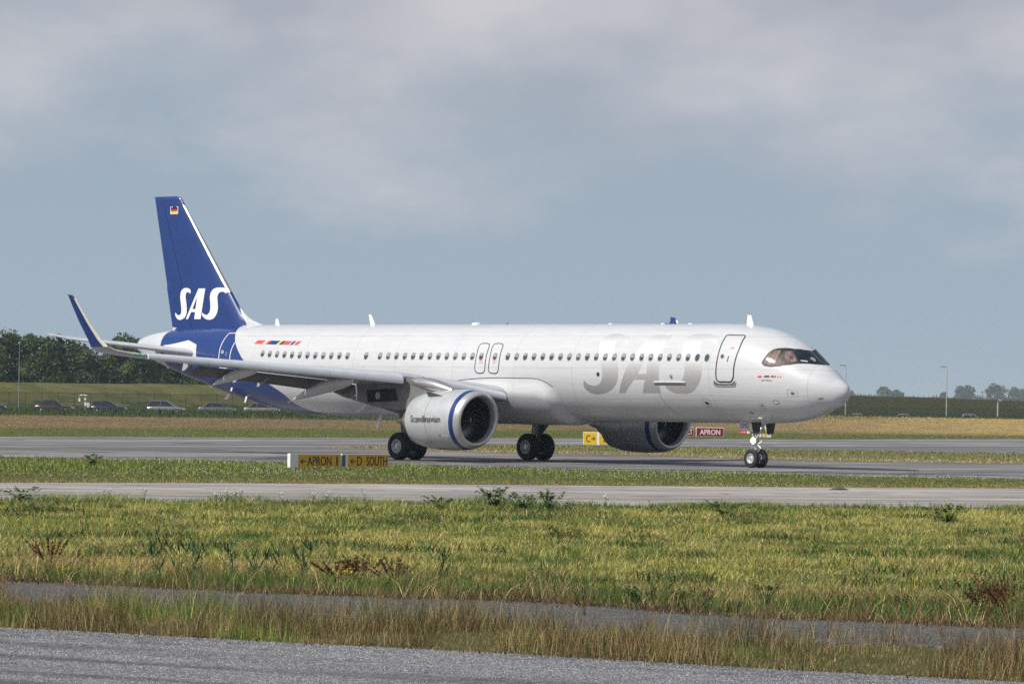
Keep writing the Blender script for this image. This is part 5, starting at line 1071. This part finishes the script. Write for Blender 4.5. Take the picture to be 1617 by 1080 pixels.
def car(px,d,L,H,colr,label,wagon=False,facing=1,tail=False,rz=0.0,nm='parked_car'):
    X,Y=at(px,d); z0=float(terr(X,Y)); o=empty(nm,(X,Y,z0),rz,label,'car','cars parked along the perimeter road')
    W=.9; body=mat('car paint %.2f %.2f %.2f'%colr,colr,.25,.3,.03,1,1.0); gl=mat('car glass',(.02,.025,.03),.08,0,.05)
    f=facing; m=MB(); R=[]
    # side silhouette stations: x (rear -> front), bottom, shoulder height, half width
    st=[(-.5,.42,.62,.72),(-.495,.30,.80,.84),(-.46,.24,.90,.90),(-.30,.20,.93,.95),(0,.20,.92,.96),(.18,.20,.90,.95),(.25,.20,.86,.93),(.40,.22,.78,.90),(.47,.27,.70,.84),(.5,.36,.58,.70)]
    for s,zb,zt,w in st:
        x=s*L*f; w*=W; R.append([(x,-w*.96,zb+.06),(x,-w,(zb+zt)/2),(x,-w*.95,zt-.08),(x,-w*.82,zt),(x,0,zt+.03),(x,w*.82,zt),(x,w*.95,zt-.08),(x,w,(zb+zt)/2),(x,w*.96,zb+.06),(x,w*.8,zb),(x,-w*.8,zb)])
    m.rings(R); b=m.build('body',body,o,angle=50)
    r0=(-.47,-.40,.02,.22) if wagon else (-.36,-.22,.03,.20)
    def plan(a0,a1,w,z): return [(a0*L*f,-w,z),(a1*L*f,-w*.9,z),(a1*L*f+.06*f,0,z),(a1*L*f,w*.9,z),(a0*L*f,w,z),(a0*L*f-.05*f,0,z)]
    m=MB(); m.rings([plan(r0[0],r0[3]+.02,W*.86,.88),plan((r0[0]+r0[1])/2,(r0[2]+r0[3])/2,W*.78,(H+.88)/2),plan(r0[1],r0[2]+.015,W*.69,H-.05)]); m.build('window_glass',gl,o,angle=30)
    m=MB(); m.rings([plan(r0[1]-.005,r0[2]+.02,W*.70,H-.06),plan(r0[1]+.02,r0[2],W*.62,H)]); m.build('roof',body,o,angle=30)
    m=MB()
    for s_ in (-1,1):
        for xs_ in ((r0[0],r0[1]),(-.13,-.12),(r0[3]+.02,r0[2]+.015)):
            m.tube([(xs_[0]*L*f,s_*W*.87,.87),(xs_[1]*L*f,s_*W*.70,H-.05)],.035,5)
    m.build('window_pillar',body,o)
    for sx_ in (-.31,.31):
        for s_ in (-1,1):
            m=MB(); m.lathe([(-.1,.16),(-.1,.31),(.1,.31),(.1,.16)],(sx_*L*f,s_*W*.9,.31),(0,1,0),16,0); m.lathe([(-.1,.2),(-.09,.02)],(sx_*L*f,s_*W*.9,.31),(0,1,0),10,1,(False,True)); m.lathe([(.1,.2),(.09,.02)],(sx_*L*f,s_*W*.9,.31),(0,1,0),10,1,(False,True)); m.build('wheel',[TYRE,RIM],o)
    for s_ in (-1,1):
        m=MB(); m.box((-.492*L*f,s_*W*.68,.72),(.08,.28,.18)); m.build('tail_light',mat('tail light red',(.45,.02,.02),.2),o,smooth=False)
        m=MB(); m.box((.475*L*f,s_*W*.62,.62),(.12,.32,.13)); m.build('headlight',mat('headlight glass',(.75,.76,.78),.15),o,smooth=False)
    return o
car(-18,618,4.5,1.46,(.02,.02,.03),'dark car cut off by the left border',rz=.05)
car(88,618,4.7,1.50,(.035,.012,.02),'dark maroon car with a red tail light, left of the instrument mast',rz=-.12)
car(174,622,4.3,1.45,(.012,.016,.04),'dark navy hatchback right of the instrument mast',True,rz=-.08)
car(264,626,4.6,1.62,(.20,.21,.225),'silver estate car with dark windows',True,rz=-.10)
car(344,632,4.6,1.45,(.13,.135,.15),'grey saloon car with a bright headlamp glint, right of the silver estate',rz=.08)
car(415,636,4.5,1.48,(.26,.20,.21),'greyish car partly under the rear fuselage',rz=.05)
car(1359,760,4.2,1.45,(.40,.41,.42),'pale car roof showing above the crest beside the aircraft nose')
car(1432,770,4.4,1.45,(.36,.38,.40),'light grey car roof showing above the crest between the lamp posts')
car(1538,780,3.6,1.55,(.42,.48,.54),'light blue hatchback showing above the crest right of the free lamp post',True)
X,Y=at(1328,162); m=MB(); R_l=[]
for a_ in np.linspace(0,1,6): q=math.sin(PI*(a_*.9+.05)); R_l.append([((a_-.5)*.62,.2*q*math.cos(b_),.10*q*(1+math.sin(b_))*.5) for b_ in [2*PI*i/9 for i in range(9)]])
m.rings(R_l); o=m.build('stone_block',mat('dark stone',(.10,.10,.10),.9,0,.3,6)); o.location=(X,Y,0); tag(o,'low dark stone lump at the taxiway edge below the right grass strip','stone')
# distant tail fin
X,Y=at(213,905); o=empty('parked_airplane_tail',(X,Y,0),0,'pale blue tail fin of a parked airplane above the trees','airplane tail'); m=MB(); ty=mat('pale blue paint',(.30,.55,.72),.4,0,.1)
m.add([(-.3,-.1,0),(1.3,-.1,0),(1.0,-.1,10.0),(.9,-.05,12.0),(.25,-.05,11.0),(-.3,.1,0),(1.3,.1,0),(1.0,.1,10.0),(.9,.05,12.0),(.25,.05,11.0)],[(0,1,2,3,4),(9,8,7,6,5),(0,4,9,5),(4,3,8,9),(3,2,7,8),(2,1,6,7),(1,0,5,6)]); m.build('fin',ty,o,smooth=False); m=MB(); m.box((.2,0,11.0),(1.4,.5,.12),0,Matrix.Rotation(-.5,3,'Y')); m.build('stabilizer',mat('white tail paint',(.6,.66,.7),.4),o,smooth=False)

# ------------------------------------------------------------------ air, sky, light, camera
hb=MB(); hb.box((0,2250,9.2),(10400,7000,22)); hz=hb.build('haze',None or bpy.data.materials.new('haze air'),smooth=False); tag(hz,kind='stuff',label='thin pale blue haze over the whole airfield',cat='haze')
hm=hz.data.materials[0]; hm.use_nodes=True; nt=hm.node_tree; nt.nodes.clear(); ou=nt.nodes.new('ShaderNodeOutputMaterial'); pv=nt.nodes.new('ShaderNodeVolumePrincipled'); pv.inputs['Density'].default_value=HAZE; pv.inputs['Color'].default_value=(.62,.78,.95,1); pv.inputs['Anisotropy'].default_value=0.2; nt.links.new(pv.outputs[0],ou.inputs['Volume'])

SUN=Vector((-.62,-.34,.70)).normalized()
w=bpy.data.worlds.new('World'); sc.world=w; w.use_nodes=True; nt=w.node_tree; N=nt.nodes; Lk=nt.links; N.clear()
out=N.new('ShaderNodeOutputWorld'); bg=N.new('ShaderNodeBackground'); Lk.new(bg.outputs[0],out.inputs[0]); bg.inputs[1].default_value=.1
sky=N.new('ShaderNodeTexSky'); sky.sky_type='NISHITA'; sky.sun_disc=False; sky.sun_elevation=math.asin(SUN.z); sky.sun_rotation=math.atan2(SUN.x,SUN.y); sky.air_density=1.2; sky.dust_density=2
tc=N.new('ShaderNodeTexCoord')
def nz(scale,sc3,det,off=(0,0,0),rough=.55):
    mp=N.new('ShaderNodeMapping'); mp.inputs['Scale'].default_value=sc3; mp.inputs['Location'].default_value=off; Lk.new(tc.outputs['Generated'],mp.inputs[0]); n=N.new('ShaderNodeTexNoise'); n.inputs['Scale'].default_value=scale; n.inputs['Detail'].default_value=det; n.inputs['Roughness'].default_value=rough; Lk.new(mp.outputs[0],n.inputs[0]); return n.outputs[0]
def ma(op,a,b,cl=False):
    n=N.new('ShaderNodeMath'); n.operation=op; n.use_clamp=cl
    for i,v in ((0,a),(1,b)):
        if isinstance(v,(int,float)): n.inputs[i].default_value=v
        else: Lk.new(v,n.inputs[i])
    return n.outputs[0]
def mixc(f,a,b):
    n=N.new('ShaderNodeMix'); n.data_type='RGBA'
    for i,v in ((0,f),(6,a),(7,b)):
        if isinstance(v,(int,float)): n.inputs[i].default_value=v
        elif isinstance(v,tuple): n.inputs[i].default_value=(*v,1)
        else: Lk.new(v,n.inputs[i])
    return n.outputs[2]
sp=N.new('ShaderNodeSeparateXYZ'); Lk.new(tc.outputs['Generated'],sp.inputs[0]); Z=sp.outputs[2]
K=10.0
low=mixc(ma('DIVIDE',Z,.05,True),tuple(K*c for c in (.375,.46,.545)),tuple(K*c for c in (.335,.42,.51)))
n1=nz(13,(1,1,2.2),7,CLOUD_OFF,.62); n2=nz(15,(1,1,2.0),6,(3,1,.4),.5)
dens=ma('ADD',ma('MULTIPLY',ma('SUBTRACT',n1,.5),3.4),ma('MULTIPLY',ma('SUBTRACT',n2,.5),.7))
lay=ma('ADD',ma('DIVIDE',ma('SUBTRACT',Z,.046),.030),dens); lay=ma('MULTIPLY',ma('ADD',lay,.5),.75,True)
cl=mixc(ma('MULTIPLY',ma('SUBTRACT',n2,.36),3.4,True),tuple(K*c for c in (.40,.43,.495)),tuple(K*c for c in (.60,.595,.63)))
c1=mixc(lay,low,cl)
# broken cloud higher up, between it the blue sky
n3=nz(2.6,(1,1,1.6),7,(1,5,2)); cv=ma('MULTIPLY',ma('SUBTRACT',n3,.42),5.0,True)
hi=mixc(cv,sky.outputs[0],mixc(nz(5,(1,1,1),4),tuple(K*c for c in (.30,.33,.40)),tuple(K*c for c in (.54,.55,.57))))
c2=mixc(ma('DIVIDE',ma('SUBTRACT',Z,.11),.18,True),c1,hi)
Lk.new(c2,bg.inputs[0])
ld=bpy.data.lights.new('sun','SUN'); ld.energy=SUNE; ld.angle=math.radians(.53); ld.color=(1,.955,.88); lo=bpy.data.objects.new('sun',ld); COL.objects.link(lo); lo.rotation_mode='QUATERNION'; lo.rotation_quaternion=SUN.to_track_quat('Z','Y')

cam=bpy.data.cameras.new('camera'); co=bpy.data.objects.new('camera',cam); COL.objects.link(co); sc.camera=co
cam.sensor_width=36; cam.lens=8195.93/1617*36; cam.clip_start=1; cam.clip_end=12000
pit,rol=.01038,.01449; Dv=Vector((0,math.cos(pit),math.sin(pit))); Vv=Vector((0,-math.sin(pit),math.cos(pit))); Xv=Vector((1,0,0)); c,s=math.cos(rol),math.sin(rol)
r_=c*Xv+s*Vv; u_=-s*Xv+c*Vv; co.matrix_world=Matrix(((r_.x,u_.x,-Dv.x,CAMX),(r_.y,u_.y,-Dv.y,CAMY),(r_.z,u_.z,-Dv.z,CAMZ),(0,0,0,1)))
vs=sc.view_settings; vs.view_transform='Standard'; vs.look='None'; vs.exposure=EXPO; vs.gamma=1
cy=sc.cycles; cy.max_bounces=6; cy.diffuse_bounces=3; cy.glossy_bounces=3; cy.transparent_max_bounces=12; cy.volume_bounces=1; cy.use_denoising=False
